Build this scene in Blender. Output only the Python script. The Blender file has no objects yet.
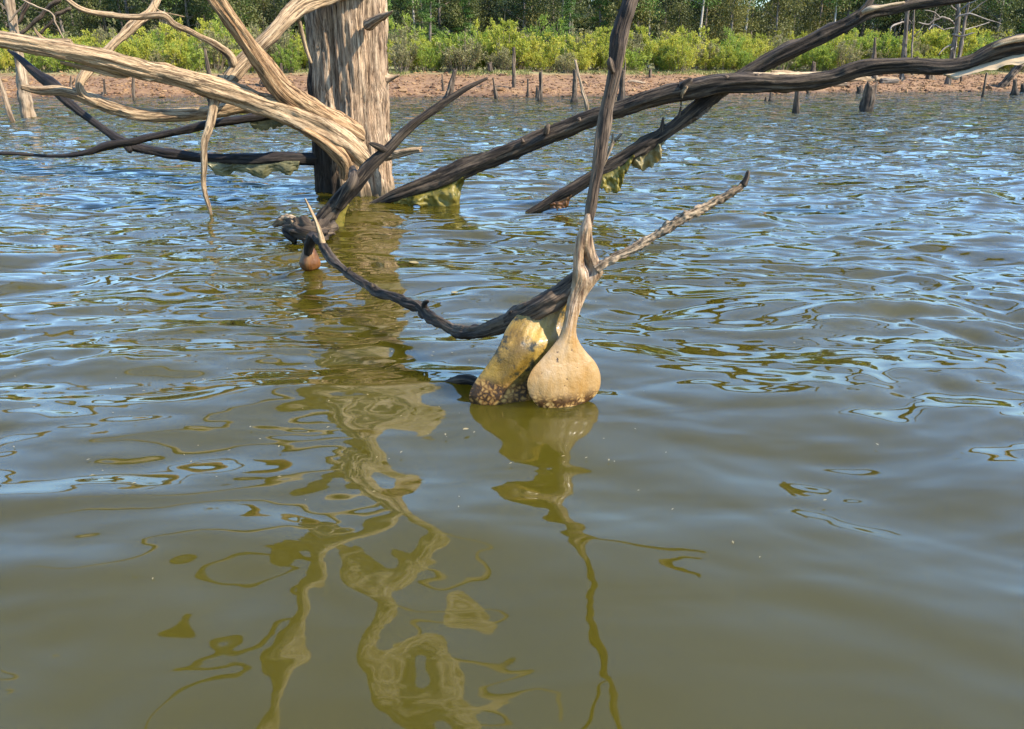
import bpy, math, random
import numpy as np
from mathutils import Vector

# ------------------------------------------------------------------ camera, sky, sun
S = bpy.context.scene
COL = S.collection
R = math.radians
CAM_H, PITCH, FPX = 1.1, 20.9, 769.0
cam_d = bpy.data.cameras.new('camera')
cam = bpy.data.objects.new('camera', cam_d)
COL.objects.link(cam)
cam_d.sensor_width = 36.0
cam_d.lens = FPX / 1024 * 36
cam_d.clip_start = 0.05
cam_d.clip_end = 3000
cam.location = (0, 0, CAM_H)
cam.rotation_euler = (R(90 - PITCH), 0, 0)
S.camera = cam

SUN_EL, SUN_AZ = 42.0, 112.0          # azimuth clockwise from +Y (the view direction)
sun_dir = Vector((math.sin(R(SUN_AZ)) * math.cos(R(SUN_EL)), math.cos(R(SUN_AZ)) * math.cos(R(SUN_EL)), math.sin(R(SUN_EL))))
W = bpy.data.worlds.new('World')
S.world = W
W.use_nodes = True
wn = W.node_tree.nodes
sky = wn.new('ShaderNodeTexSky')
sky.sky_type = 'NISHITA'
sky.sun_disc = False
sky.sun_elevation = R(SUN_EL)
sky.sun_rotation = R(SUN_AZ)
sky.air_density = 1.8
sky.dust_density = 0.0
sky.ozone_density = 10.0
sky.altitude = 1200
bg = wn['Background']
bg.inputs['Strength'].default_value = 0.15
W.node_tree.links.new(sky.outputs[0], bg.inputs['Color'])
sl = bpy.data.lights.new('sun', 'SUN')
sl.energy = 4.1
sl.angle = R(0.5)
sl.color = (1.0, 0.91, 0.76)
sun = bpy.data.objects.new('sun', sl)
COL.objects.link(sun)
sun.rotation_euler = (-sun_dir).to_track_quat('-Z', 'Y').to_euler()
sun.location = (30, 0, 30)
S.view_settings.view_transform = 'Standard'
S.view_settings.look = 'None'
S.view_settings.gamma = 1
S.view_settings.use_curve_mapping = False
S.view_settings.exposure = 1.70
S.cycles.use_denoising = True

rng = np.random.default_rng(7)
random.seed(7)

# ------------------------------------------------------------------ helpers
_p = R(PITCH)
def P(x, y, d):
    """pixel -> world point at forward distance d (metres) and the depth along the lens axis"""
    a, b = (x - 512) / FPX, (364.5 - y) / FPX
    dy = math.cos(_p) + b * math.sin(_p)
    dz = -math.sin(_p) + b * math.cos(_p)
    t = d / dy
    return np.array((a * t, d, CAM_H + dz * t)), t
def water_d(y):
    """forward distance at which pixel row y meets z = 0"""
    b = (364.5 - y) / FPX
    dep = _p - math.atan(b)
    return CAM_H / math.tan(dep)

def _hash(ix, iy, iz, seed):
    h = (ix.astype(np.int64) * 374761393 + iy.astype(np.int64) * 668265263 + iz.astype(np.int64) * 2147483647 + seed * 1274126177) & 0xFFFFFFFF
    h = ((h ^ (h >> 13)) * 1274126177) & 0xFFFFFFFF
    h = (h ^ (h >> 16)) & 0xFFFFFFFF
    h = (h * 2246822519) & 0xFFFFFFFF
    return (h ^ (h >> 15)).astype(np.float64) / 0xFFFFFFFF * 2 - 1
def vnoise(p, seed=0):
    f = np.floor(p)
    u = p - f
    u = u * u * u * (u * (u * 6 - 15) + 10)
    i = f.astype(np.int64)
    out = 0
    for dx in (0, 1):
        for dy in (0, 1):
            for dz in (0, 1):
                w = (u[:, 0] if dx else 1 - u[:, 0]) * (u[:, 1] if dy else 1 - u[:, 1]) * (u[:, 2] if dz else 1 - u[:, 2])
                out = out + w * _hash(i[:, 0] + dx, i[:, 1] + dy, i[:, 2] + dz, seed)
    return out
def fbm(p, oct=3, seed=0):
    o, a = 0, 1.0
    for k in range(oct):
        o = o + a * vnoise(p * 2 ** k, seed + k * 17)
        a *= .5
    return o

def mesh(name, v, quads=None, tris=None, mat=None, smooth=True, vec=None, facef=None):
    me = bpy.data.meshes.new(name)
    v = np.asarray(v, dtype=np.float32)
    q = np.zeros((0, 4), int) if quads is None else np.asarray(quads, int)
    t = np.zeros((0, 3), int) if tris is None or len(tris) == 0 else np.asarray(tris, int)
    me.vertices.add(len(v))
    me.vertices.foreach_set('co', v.ravel())
    nl = q.size + t.size
    me.loops.add(nl)
    me.loops.foreach_set('vertex_index', np.concatenate([q.ravel(), t.ravel()]).astype(np.int32))
    me.polygons.add(len(q) + len(t))
    st = np.concatenate([np.arange(len(q)) * 4, q.size + np.arange(len(t)) * 3]).astype(np.int32)
    me.polygons.foreach_set('loop_start', st)
    me.update(calc_edges=True)
    me.validate()
    me.polygons.foreach_set('use_smooth', np.full(len(me.polygons), smooth, dtype=bool))
    if vec is not None:
        a = me.attributes.new('grain', 'FLOAT_VECTOR', 'POINT')
        a.data.foreach_set('vector', np.asarray(vec, np.float32).ravel())
    if facef is not None:
        a = me.attributes.new('tint', 'FLOAT', 'FACE')
        a.data.foreach_set('value', np.asarray(facef, np.float32))
    if mat:
        me.materials.append(mat)
    return me
def link(name, me, parent=None):
    o = bpy.data.objects.new(name, me)
    COL.objects.link(o)
    if parent is not None:
        o.parent = parent
        o.location = -np.array(parent.location) if False else (0, 0, 0)
    return o
def tag(o, label, cat, group=None):
    o['label'] = label
    o['category'] = cat
    if group:
        o['group'] = group
    return o
def thing(name, label, cat, loc=(0, 0, 0), group=None):
    o = bpy.data.objects.new(name, None)
    o.empty_display_size = 0.1
    COL.objects.link(o)
    o.location = [float(c) for c in loc]
    return tag(o, label, cat, group)

def spline(pts, res):
    """Catmull-Rom through (x,y,z,r) points, about `res` metres between rings"""
    p = np.asarray(pts, float)
    if len(p) == 2:
        p = np.array([p[0], (p[0] + p[1]) / 2, p[1]])
    e = np.vstack([2 * p[0] - p[1], p, 2 * p[-1] - p[-2]])
    e[0, 3], e[-1, 3] = p[0, 3], p[-1, 3]
    out = []
    for i in range(1, len(e) - 2):
        a, b, c, d = e[i - 1:i + 3]
        n = max(2, int(np.linalg.norm((c - b)[:3]) / res))
        t = np.linspace(0, 1, n, endpoint=False)[:, None]
        out.append(.5 * (2 * b + (c - a) * t + (2 * a - 5 * b + 4 * c - d) * t ** 2 + (3 * b - a - 3 * c + d) * t ** 3))
    out.append(p[-1:])
    o = np.vstack(out)
    o[:, 3] = np.maximum(o[:, 3], 0.002)
    return o
def tube(pts, seg=20, res=0.02, rough=.18, flute=.15, fk=2.0, fl=.35, seed=0, wob=.25, twist=.6, tip='round', knots=6):
    """rough weathered wood along a path: returns verts, quads, tris, grain"""
    c = spline(pts, res)
    n = len(c)
    ctr, rad = c[:, :3].copy(), c[:, 3].copy()
    d = np.linalg.norm(np.diff(ctr, axis=0), axis=1)
    s = np.concatenate([[0], np.cumsum(d)])
    rm = rad.mean()
    k = np.stack([s / (rm * 9), s * 0 + seed * 3.1, s * 0], 1)
    for ax in range(3):
        ctr[:, ax] += fbm(k + ax * 19.3, 2, seed + ax) * rad * wob
    rad *= 1 + .12 * vnoise(k * 1.7 + 5, seed + 9)
    tan = np.gradient(ctr, axis=0)
    tan /= np.linalg.norm(tan, axis=1)[:, None]
    u = np.cross(tan[0], [0.13, .2, 1.0]); u /= np.linalg.norm(u)
    U = np.zeros_like(ctr)
    for i in range(n):
        u = u - tan[i] * u.dot(tan[i]); u /= np.linalg.norm(u)
        U[i] = u
    V = np.cross(tan, U)
    th = np.arange(seg) / seg * 2 * math.pi
    T, Sg = np.meshgrid(th, s)
    tw = T + Sg * twist
    nz = np.stack([np.cos(tw) * fk, np.sin(tw) * fk, Sg / fl + seed * 7.7], -1).reshape(-1, 3)
    f1 = fbm(nz, 3, seed + 1).reshape(T.shape)
    nz2 = np.stack([np.cos(tw) * 4.2, np.sin(tw) * 4.2, Sg / (fl * .5) + seed], -1).reshape(-1, 3)
    f2 = fbm(nz2, 2, seed + 5).reshape(T.shape)
    rr = 1 + flute * f1 - flute * .8 * np.clip(np.abs(f1) * -4 + .5, 0, 1) + rough * .5 * f2
    g = np.random.default_rng(seed + 99)
    for _ in range(knots):
        ks, kt = g.uniform(.08, .92) * s[-1], g.uniform(0, 2 * math.pi)
        kr = rm * g.uniform(.35, .75)
        da = np.angle(np.exp(1j * (T - kt))) * rm
        rr += g.uniform(.05, .26) * np.exp(-((Sg - ks) ** 2 * .6 + da ** 2) / kr ** 2)
    ring = rad[:, None] * rr
    if tip == 'round':
        m = np.clip((s[-1] - s) / (rad[-1] * 1.3 + 1e-6), 0, 1)
        ring *= np.sqrt(1 - (1 - m) ** 2 * .97)[:, None]
    pos = ctr[:, None] + U[:, None] * (np.cos(T) * ring)[..., None] + V[:, None] * (np.sin(T) * ring)[..., None]
    if tip == 'broken':    # splintered end: the last rings pulled out unevenly
        jag = (fbm(np.stack([np.cos(th) * 2.5, np.sin(th) * 2.5, th * 0 + seed], 1), 3, seed + 31) + .2) * rad[-1] * .9
        for k_, w_ in ((1, 1.0), (2, .75), (3, .45), (4, .2)):
            if k_ < n:
                pos[-k_] += tan[-1] * (jag * w_)[:, None]
    v = pos.reshape(-1, 3)
    gr = np.stack([np.cos(T) * rm + seed * .37, np.sin(T) * rm, Sg], -1).reshape(-1, 3)
    i, j = np.meshgrid(np.arange(n - 1), np.arange(seg), indexing='ij')
    j2 = (j + 1) % seg
    q = np.stack([i * seg + j, i * seg + j2, (i + 1) * seg + j2, (i + 1) * seg + j], -1).reshape(-1, 4)
    # end caps
    v = np.vstack([v, ctr[0], ctr[-1] - (tan[-1] * rad[-1] * .5 if tip == 'broken' else 0)])
    gr = np.vstack([gr, gr[0], gr[-1]])
    a, b = n * seg, n * seg + 1
    jj = np.arange(seg)
    t = np.vstack([np.stack([(jj + 1) % seg, jj, jj * 0 + a], 1), np.stack([(n - 1) * seg + jj, (n - 1) * seg + (jj + 1) % seg, jj * 0 + b], 1)])
    return v, q, t, gr
def join(parts):
    vs, qs, ts, gs, o = [], [], [], [], 0
    for v, q, t, g in parts:
        vs.append(v); qs.append(q + o); ts.append(t + o); gs.append(g); o += len(v)
    return np.vstack(vs), np.vstack(qs), np.vstack(ts), np.vstack(gs)
_seed = [10]
def px_path(pts):
    out = []
    for x, y, d, w in pts:
        p, t = P(x, y, d)
        out.append((*p, w * .88 / 2 / FPX * t))
    return out
def wood(name, pts, mat, parent=None, px=True, **kw):
    """one piece of wood as one mesh; vertices are kept relative to the parent's origin"""
    _seed[0] += 1
    kw.setdefault('seed', _seed[0])
    if px:
        pts = px_path(pts)
    parts = [tube(pts, **kw)]
    v, q, t, g = join(parts)
    if parent is not None:
        v = v - np.array(parent.location)
    return link(name, mesh(name, v, q, t, mat, vec=g), parent)

# ------------------------------------------------------------------ materials
def new_mat(name):
    m = bpy.data.materials.new(name)
    m.use_nodes = True
    nt = m.node_tree
    return m, nt, nt.nodes['Principled BSDF']
def N(nt, kind, **inp):
    n = nt.nodes.new(kind)
    for k, v in inp.items():
        if k in ('operation', 'blend_type', 'data_type', 'feature', 'attribute_name', 'distance_metric'):
            setattr(n, k, v)
    for k, v in inp.items():
        if k in ('operation', 'blend_type', 'data_type', 'feature', 'attribute_name', 'distance_metric'):
            continue
        key = int(k[1:]) if k[0] == 'i' and k[1:].isdigit() else k.replace('_', ' ')
        s = n.inputs[key]
        if hasattr(v, 'is_linked') or hasattr(v, 'links'):
            nt.links.new(v, s)
        else:
            s.default_value = v
    return n
def ramp(nt, fac, stops):
    n = nt.nodes.new('ShaderNodeValToRGB')
    e = n.color_ramp.elements
    while len(e) < len(stops):
        e.new(.5)
    for el, (p, c) in zip(e, stops):
        el.position = p
        el.color = (*c, 1) if len(c) == 3 else c
    nt.links.new(fac, n.inputs[0])
    return n.outputs[0]
def mixc(nt, fac, a, b, mode='MIX'):
    n = nt.nodes.new('ShaderNodeMix')
    n.data_type = 'RGBA'
    n.blend_type = mode
    for sock, val in ((n.inputs[0], fac), (n.inputs[6], a), (n.inputs[7], b)):
        if hasattr(val, 'links'):
            nt.links.new(val, sock)
        else:
            sock.default_value = val if not isinstance(val, tuple) else ((*val, 1) if len(val) == 3 else val)
    return n.outputs[2]

def wood_mat(name, dark, mid, pale, streak=1.0, rough=.85, bump=.6, stain=None, scale=1.0, blotch=None, black=False):
    m, nt, b = new_mat(name)
    at = N(nt, 'ShaderNodeAttribute', attribute_name='grain').outputs['Vector']
    mp = N(nt, 'ShaderNodeMapping', Vector=at, Scale=(55 * scale, 55 * scale, 3.2 * scale)).outputs[0]
    n1 = N(nt, 'ShaderNodeTexNoise', Vector=mp, Scale=1.0, Detail=6.0, Roughness=.62).outputs[0]
    mp2 = N(nt, 'ShaderNodeMapping', Vector=at, Scale=(7, 7, 1.6)).outputs[0]
    n2 = N(nt, 'ShaderNodeTexNoise', Vector=mp2, Scale=1.0, Detail=4.0, Roughness=.6).outputs[0]
    mp3 = N(nt, 'ShaderNodeMapping', Vector=at, Scale=(130 * scale, 130 * scale, 22 * scale)).outputs[0]
    n3 = N(nt, 'ShaderNodeTexNoise', Vector=mp3, Scale=1.0, Detail=4.0, Roughness=.7).outputs[0]
    c = ramp(nt, n1, [(.34, dark), (.45, mid), (.62, pale)])
    c2 = ramp(nt, n2, [(.30, (.55, .5, .45)), (.5, (1, 1, 1)), (.72, (1.0, .92, .8))])
    c = mixc(nt, .8 * streak, c, c2, 'MULTIPLY')
    c3 = ramp(nt, n3, [(.38, (.25, .2, .17)), (.5, (1, 1, 1))])
    c = mixc(nt, .55, c, c3, 'MULTIPLY')
    mp4 = N(nt, 'ShaderNodeMapping', Vector=at, Scale=(34 * scale, 34 * scale, 1.5 * scale), Location=(3, 1, 2)).outputs[0]
    n4 = N(nt, 'ShaderNodeTexNoise', Vector=mp4, Scale=1.0, Detail=4.0, Roughness=.6, Distortion=.3).outputs[0]
    d4 = N(nt, 'ShaderNodeMath', operation='ABSOLUTE', i0=N(nt, 'ShaderNodeMath', operation='SUBTRACT', i0=n4, i1=.47).outputs[0]).outputs[0]
    crack = ramp(nt, d4, [(.004, (.10, .07, .05)), (.028, (1, 1, 1))])
    c = mixc(nt, .65, c, crack, 'MULTIPLY')
    if blotch:
        gz = N(nt, 'ShaderNodeNewGeometry').outputs['Position']
        nb = N(nt, 'ShaderNodeTexNoise', Vector=gz, Scale=blotch[1], Detail=5.0, Roughness=.65).outputs[0]
        fb = ramp(nt, nb, [(.46, (0, 0, 0)), (.6, (1, 1, 1))])
        c = mixc(nt, fb, c, blotch[0])
    if stain:      # wet algae line left by the lake a hand above the water
        gz = N(nt, 'ShaderNodeNewGeometry').outputs['Position']
        sz = N(nt, 'ShaderNodeSeparateXYZ', Vector=gz).outputs[2]
        nb = N(nt, 'ShaderNodeTexNoise', Vector=mp2, Scale=2.5, Detail=4.0).outputs[0]
        hh = N(nt, 'ShaderNodeMath', operation='MULTIPLY_ADD', i0=nb, i1=-stain[1] * 1.5, i2=sz).outputs[0]
        mr = N(nt, 'ShaderNodeMapRange', Value=hh, From_Min=-stain[1] * .8, From_Max=stain[1] * .35, To_Min=1.0, To_Max=0.0).outputs[0]
        c = mixc(nt, mr, c, stain[0])
    if black:      # upper trunk coloured paler than its foot to brighten its reflection
        szz = N(nt, 'ShaderNodeSeparateXYZ', Vector=at).outputs[2]
        c = mixc(nt, N(nt, 'ShaderNodeMapRange', Value=szz, From_Min=1.6, From_Max=2.5, To_Min=0.0, To_Max=.8).outputs[0], c, (.66, .54, .39))
    if black:      # charred, water-blackened left side at the trunk's foot, with its shade painted in
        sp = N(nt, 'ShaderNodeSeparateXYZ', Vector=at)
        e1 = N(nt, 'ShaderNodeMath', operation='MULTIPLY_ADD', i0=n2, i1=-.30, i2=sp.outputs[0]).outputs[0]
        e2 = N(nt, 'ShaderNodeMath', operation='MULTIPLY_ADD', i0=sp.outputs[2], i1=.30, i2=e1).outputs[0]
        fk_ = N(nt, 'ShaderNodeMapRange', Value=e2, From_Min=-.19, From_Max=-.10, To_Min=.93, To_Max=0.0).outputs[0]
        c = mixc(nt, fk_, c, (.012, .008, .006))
    nt.links.new(c, b.inputs['Base Color'])
    b.inputs['Roughness'].default_value = rough
    b.inputs['Specular IOR Level'].default_value = .25
    h = N(nt, 'ShaderNodeMath', operation='MULTIPLY_ADD', i0=n3, i1=.5, i2=n1).outputs[0]
    h = N(nt, 'ShaderNodeMath', operation='MULTIPLY_ADD', i0=crack, i1=.6, i2=h).outputs[0]
    bp = N(nt, 'ShaderNodeBump', Strength=bump, Distance=.012, Height=h)
    nt.links.new(bp.outputs[0], b.inputs['Normal'])
    return m

M_bleach = wood_mat('bleached_wood', (.11, .063, .032), (.30, .20, .11), (.41, .29, .172), streak=.9, bump=1.0)
M_orange = wood_mat('tan_wood', (.07, .034, .015), (.26, .15, .07), (.39, .255, .135), streak=.9, bump=1.0)
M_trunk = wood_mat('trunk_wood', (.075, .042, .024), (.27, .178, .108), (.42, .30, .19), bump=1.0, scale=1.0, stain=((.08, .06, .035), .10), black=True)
M_black = wood_mat('wet_black_wood', (.006, .0045, .0035), (.014, .010, .008), (.032, .023, .017), rough=.6)
M_dark = wood_mat('dark_weathered_wood', (.006, .004, .0025), (.026, .0175, .0115), (.095, .068, .044))
M_stem = wood_mat('brown_grey_wood', (.018, .011, .007), (.066, .044, .028), (.135, .093, .060))
M_flare = wood_mat('tan_flared_wood', (.09, .05, .025), (.30, .20, .10), (.46, .33, .19), scale=1.3)
M_lichen = wood_mat('rough_pale_bark', (.04, .026, .015), (.20, .14, .085), (.36, .27, .175), bump=1.0, scale=1.3)
M_stump = wood_mat('grey_stump_wood', (.012, .008, .006), (.055, .037, .025), (.19, .14, .095), scale=.3, stain=((.025, .02, .015), .35))
M_pole = wood_mat('pale_pole_wood', (.07, .045, .028), (.22, .155, .098), (.34, .255, .168), scale=.3)

def film_mat(name, c_lo, c_mid, c_hi, speck, band=None, transl=.25, sscale=1.0, moss=None, neck=False):
    m, nt, b = new_mat(name)
    pos = N(nt, 'ShaderNodeNewGeometry').outputs['Position']
    st = N(nt, 'ShaderNodeMapping', Vector=pos, Scale=(1.0, 1.0, .45)).outputs[0]
    n1 = N(nt, 'ShaderNodeTexNoise', Vector=st, Scale=9.0 * sscale, Detail=6.0, Roughness=.6).outputs[0]
    n2 = N(nt, 'ShaderNodeTexNoise', Vector=pos, Scale=42.0 * sscale, Detail=5.0, Roughness=.65).outputs[0]
    c = ramp(nt, n1, [(.32, c_lo), (.5, c_mid), (.66, c_hi)])
    sp = ramp(nt, n2, [(.30, (1, 1, 1)), (.36, (0, 0, 0))])
    c = mixc(nt, sp, c, speck)
    if moss:
        nm = N(nt, 'ShaderNodeTexNoise', Vector=pos, Scale=16.0 * sscale, Detail=6.0, Roughness=.7).outputs[0]
        c = mixc(nt, ramp(nt, nm, [(moss[1], (0, 0, 0)), (moss[1] + .1, (1, 1, 1))]), c, moss[0])
    n5 = N(nt, 'ShaderNodeTexNoise', Vector=pos, Scale=170.0, Detail=4.0, Roughness=.65).outputs[0]
    hgt = N(nt, 'ShaderNodeMath', operation='MULTIPLY_ADD', i0=n5, i1=.45, i2=n2).outputs[0]
    if band:       # honeycombed brown crust of the part the waves keep wet
        vo = N(nt, 'ShaderNodeTexVoronoi', feature='DISTANCE_TO_EDGE', Vector=N(nt, 'ShaderNodeVectorMath', operation='MULTIPLY_ADD', i0=N(nt, 'ShaderNodeTexNoise', Vector=pos, Scale=30.0).outputs['Color'], i1=(.02, .02, .02), i2=pos).outputs[0], Scale=58.0).outputs['Distance']
        pit = N(nt, 'ShaderNodeMath', operation='MULTIPLY_ADD', i0=N(nt, 'ShaderNodeTexNoise', Vector=pos, Scale=26.0, Detail=4.0).outputs[0], i1=1.5, i2=N(nt, 'ShaderNodeMath', operation='SUBTRACT', i0=vo, i1=.76).outputs[0]).outputs[0]
        cell = ramp(nt, pit, [(.05, band[0]), (.20, band[1]), (.5, band[2])])
        z = N(nt, 'ShaderNodeSeparateXYZ', Vector=pos).outputs[2]
        hh = N(nt, 'ShaderNodeMath', operation='MULTIPLY_ADD', i0=n1, i1=-.10, i2=z).outputs[0]
        f = N(nt, 'ShaderNodeMapRange', Value=hh, From_Min=band[3] - .075, From_Max=band[3] - .035, To_Min=1.0, To_Max=0.0).outputs[0]
        c = mixc(nt, f, c, cell)
    if neck:       # the film thins out into bare streaked wood towards the burl
        sk = N(nt, 'ShaderNodeMapping', Vector=pos, Scale=(110, 110, 9)).outputs[0]
        ns = N(nt, 'ShaderNodeTexNoise', Vector=sk, Scale=1.0, Detail=5.0).outputs[0]
        wc = ramp(nt, ns, [(.34, (.10, .05, .025)), (.5, (.30, .19, .10)), (.66, (.44, .30, .18))])
        zz = N(nt, 'ShaderNodeSeparateXYZ', Vector=pos).outputs[2]
        hz = N(nt, 'ShaderNodeMath', operation='MULTIPLY_ADD', i0=ns, i1=.22, i2=zz).outputs[0]
        c = mixc(nt, N(nt, 'ShaderNodeMapRange', Value=hz, From_Min=.34, From_Max=.47).outputs[0], c, wc)
    nt.links.new(c, b.inputs['Base Color'])
    b.inputs['Roughness'].default_value = .36
    b.inputs['Specular IOR Level'].default_value = .45
    b.inputs['Coat Weight'].default_value = .15
    b.inputs['Coat Roughness'].default_value = .16
    bp = N(nt, 'ShaderNodeBump', Strength=.5, Distance=.008, Height=hgt)
    nt.links.new(bp.outputs[0], b.inputs['Normal'])
    tr = N(nt, 'ShaderNodeBsdfTranslucent', Color=c)
    mx = N(nt, 'ShaderNodeMixShader', i0=transl, i1=b.outputs[0], i2=tr.outputs[0])
    nt.links.new(mx.outputs[0], nt.nodes['Material Output'].inputs['Surface'])
    return m
M_film_l = film_mat('wet_olive_film', (.14, .078, .010), (.30, .175, .028), (.42, .26, .055), (.04, .028, .012), ((.05, .022, .006), (.22, .10, .025), (.50, .28, .08), .10), moss=((.03, .026, .010), .53))
M_film_r = film_mat('wet_cream_film', (.29, .14, .020), (.36, .22, .085), (.385, .275, .16), (.05, .025, .01), ((.07, .03, .008), (.30, .16, .045), (.52, .34, .13), .058), neck=True)
M_film_moss = film_mat('mossy_film', (.07, .06, .010), (.27, .21, .035), (.44, .33, .08), (.02, .018, .006), moss=((.09, .10, .015), .54), transl=.55, sscale=1.2)
M_film_pale = film_mat('dry_pale_film', (.20, .15, .06), (.36, .28, .12), (.48, .39, .20), (.06, .045, .02), moss=((.12, .10, .03), .58), transl=.6, sscale=1.1)
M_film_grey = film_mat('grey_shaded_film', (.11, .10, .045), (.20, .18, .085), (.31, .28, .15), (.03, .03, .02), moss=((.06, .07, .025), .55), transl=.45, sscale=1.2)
M_film_brown = film_mat('brown_gel_film', (.03, .012, .005), (.17, .062, .012), (.38, .21, .07), (.04, .02, .01), transl=.3)
M_splint = wood_mat('splintered_cream_wood', (.10, .055, .025), (.33, .23, .13), (.47, .35, .22), scale=.8)

def leaf_mat(name, a, b_, c_, tr=.35, tw=.35):
    m, nt, b = new_mat(name)
    t = N(nt, 'ShaderNodeAttribute', attribute_name='tint').outputs['Fac']
    oi = N(nt, 'ShaderNodeObjectInfo').outputs['Random']
    f = N(nt, 'ShaderNodeMath', operation='MULTIPLY_ADD', i0=oi, i1=tw, i2=N(nt, 'ShaderNodeMath', operation='MULTIPLY', i0=t, i1=1 - tw).outputs[0]).outputs[0]
    c = ramp(nt, f, [(.12, a), (.5, b_), (.88, c_)])
    nt.links.new(c, b.inputs['Base Color'])
    b.inputs['Roughness'].default_value = .55
    b.inputs['Specular IOR Level'].default_value = .3
    tl = N(nt, 'ShaderNodeBsdfTranslucent', Color=c)
    mx = N(nt, 'ShaderNodeMixShader', i0=tr, i1=b.outputs[0], i2=tl.outputs[0])
    nt.links.new(mx.outputs[0], nt.nodes['Material Output'].inputs['Surface'])
    return m
M_leaf_bright = leaf_mat('yellow_green_leaves', (.18, .22, .025), (.34, .345, .04), (.50, .43, .06), tr=.5)
M_leaf_mid = leaf_mat('green_leaves', (.13, .20, .025), (.25, .31, .04), (.38, .40, .06), tr=.5)
M_leaf_dull = leaf_mat('dull_olive_leaves', (.14, .125, .05), (.21, .19, .07), (.30, .25, .10), tr=.35)
M_leaf_tree = leaf_mat('dark_tree_leaves', (.018, .028, .009), (.05, .065, .016), (.13, .13, .03), tr=.35)
M_leaf_tree2 = leaf_mat('olive_tree_leaves', (.04, .045, .012), (.10, .10, .022), (.21, .18, .042), tr=.35)
M_needle = leaf_mat('conifer_needles', (.04, .08, .016), (.09, .16, .026), (.16, .23, .04), tr=.25)
M_grass = leaf_mat('bank_grass', (.12, .14, .03), (.22, .22, .06), (.34, .29, .12), tr=.3, tw=0)
def bark_mat(name, a, b_):
    m, nt, b = new_mat(name)
    pos = N(nt, 'ShaderNodeTexCoord').outputs['Object']
    mp = N(nt, 'ShaderNodeMapping', Vector=pos, Scale=(9, 9, 1.6)).outputs[0]
    n1 = N(nt, 'ShaderNodeTexNoise', Vector=mp, Scale=1.0, Detail=5.0).outputs[0]
    nt.links.new(ramp(nt, n1, [(.35, a), (.65, b_)]), b.inputs['Base Color'])
    b.inputs['Roughness'].default_value = .9
    return m
M_bark = bark_mat('tree_bark', (.05, .038, .03), (.17, .135, .105))
M_twig = bark_mat('shrub_stems', (.09, .065, .04), (.20, .15, .10))
M_greybark = bark_mat('grey_dead_bark', (.20, .17, .14), (.42, .37, .31))
m, nt, b = new_mat('clods')
pos = N(nt, 'ShaderNodeTexCoord').outputs['Object']
n1 = N(nt, 'ShaderNodeTexNoise', Vector=pos, Scale=1.3, Detail=6.0, Roughness=.7).outputs[0]
n2 = N(nt, 'ShaderNodeAttribute', attribute_name='tint').outputs['Fac']
c = ramp(nt, n2, [(0, (.07, .030, .012)), (.5, (.165, .083, .032)), (1, (.26, .15, .065))])
c = mixc(nt, .5, c, ramp(nt, n1, [(.35, (.55, .5, .45)), (.6, (1, 1, 1))]), 'MULTIPLY')
nt.links.new(c, b.inputs['Base Color'])
b.inputs['Roughness'].default_value = .95
M_clod = m

# ------------------------------------------------------------------ ground: lake bed, red bank, meadow
def shore_y(x):
    x = np.asarray(x, float)
    y = np.interp(x, [-400, -60, -40, 0, 10, 18, 34, 60, 400], [36, 36, 36.6, 36.6, 39.6, 44.6, 47.4, 50, 60])
    q = np.stack([x * .35, x * 0, x * 0], -1).reshape(-1, 3)
    return y + (fbm(q, 3, 3) * .5).reshape(x.shape)
def ground_z(x, y):
    x, y = np.asarray(x, float), np.asarray(y, float)
    t = y - shore_y(x)
    z = np.interp(t, [-14, -5, 0, 1.2, 6.0, 9, 20, 60, 600], [-1.6, -.9, 0, .30, .98, 1.10, 1.35, 2.2, 6])
    q = np.stack([x * .9, y * .9, x * 0], -1).reshape(-1, 3)
    n = fbm(q, 4, 8).reshape(x.shape)
    return z + n * .06 * np.clip(t + 1, 0, 1)
def axis(dense0, dense1, step, lo, hi, far):
    a = list(np.arange(dense0, dense1, step))
    s, p = step, dense0
    left = []
    while p > lo:
        s = min(s * 1.25, far); p -= s; left.append(p)
    s, p = step, a[-1]
    right = []
    while p < hi:
        s = min(s * 1.25, far); p += s; right.append(p)
    return np.array(left[::-1] + a + right)
gx, gy = axis(-38, 48, .35, -900, 900, 60), axis(35, 58, .28, -900, 1100, 60)
X, Y = np.meshgrid(gx, gy)
Z = ground_z(X.ravel(), Y.ravel())
i, j = np.meshgrid(np.arange(len(gy) - 1), np.arange(len(gx) - 1), indexing='ij')
nx = len(gx)
q = np.stack([i * nx + j, i * nx + j + 1, (i + 1) * nx + j + 1, (i + 1) * nx + j], -1).reshape(-1, 4)
m, nt, b = new_mat('bank_soil')
pos = N(nt, 'ShaderNodeNewGeometry').outputs['Position']
n1 = N(nt, 'ShaderNodeTexNoise', Vector=pos, Scale=2.2, Detail=8.0, Roughness=.7).outputs[0]
n2 = N(nt, 'ShaderNodeTexNoise', Vector=pos, Scale=.35, Detail=5.0).outputs[0]
soil = ramp(nt, n1, [(.3, (.07, .030, .012)), (.5, (.165, .083, .032)), (.7, (.245, .142, .06))])
grass = ramp(nt, n1, [(.3, (.08, .085, .025)), (.55, (.19, .17, .06)), (.7, (.30, .24, .12))])
z = N(nt, 'ShaderNodeSeparateXYZ', Vector=pos).outputs[2]
hz = N(nt, 'ShaderNodeMath', operation='MULTIPLY_ADD', i0=n2, i1=.35, i2=z).outputs[0]
f = N(nt, 'ShaderNodeMapRange', Value=hz, From_Min=1.03, From_Max=1.22).outputs[0]
c = mixc(nt, f, soil, grass)
wet = N(nt, 'ShaderNodeMapRange', Value=z, From_Min=.02, From_Max=.16, To_Min=.45, To_Max=1.0).outputs[0]
c = mixc(nt, 1.0, c, wet, 'MULTIPLY')
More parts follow.
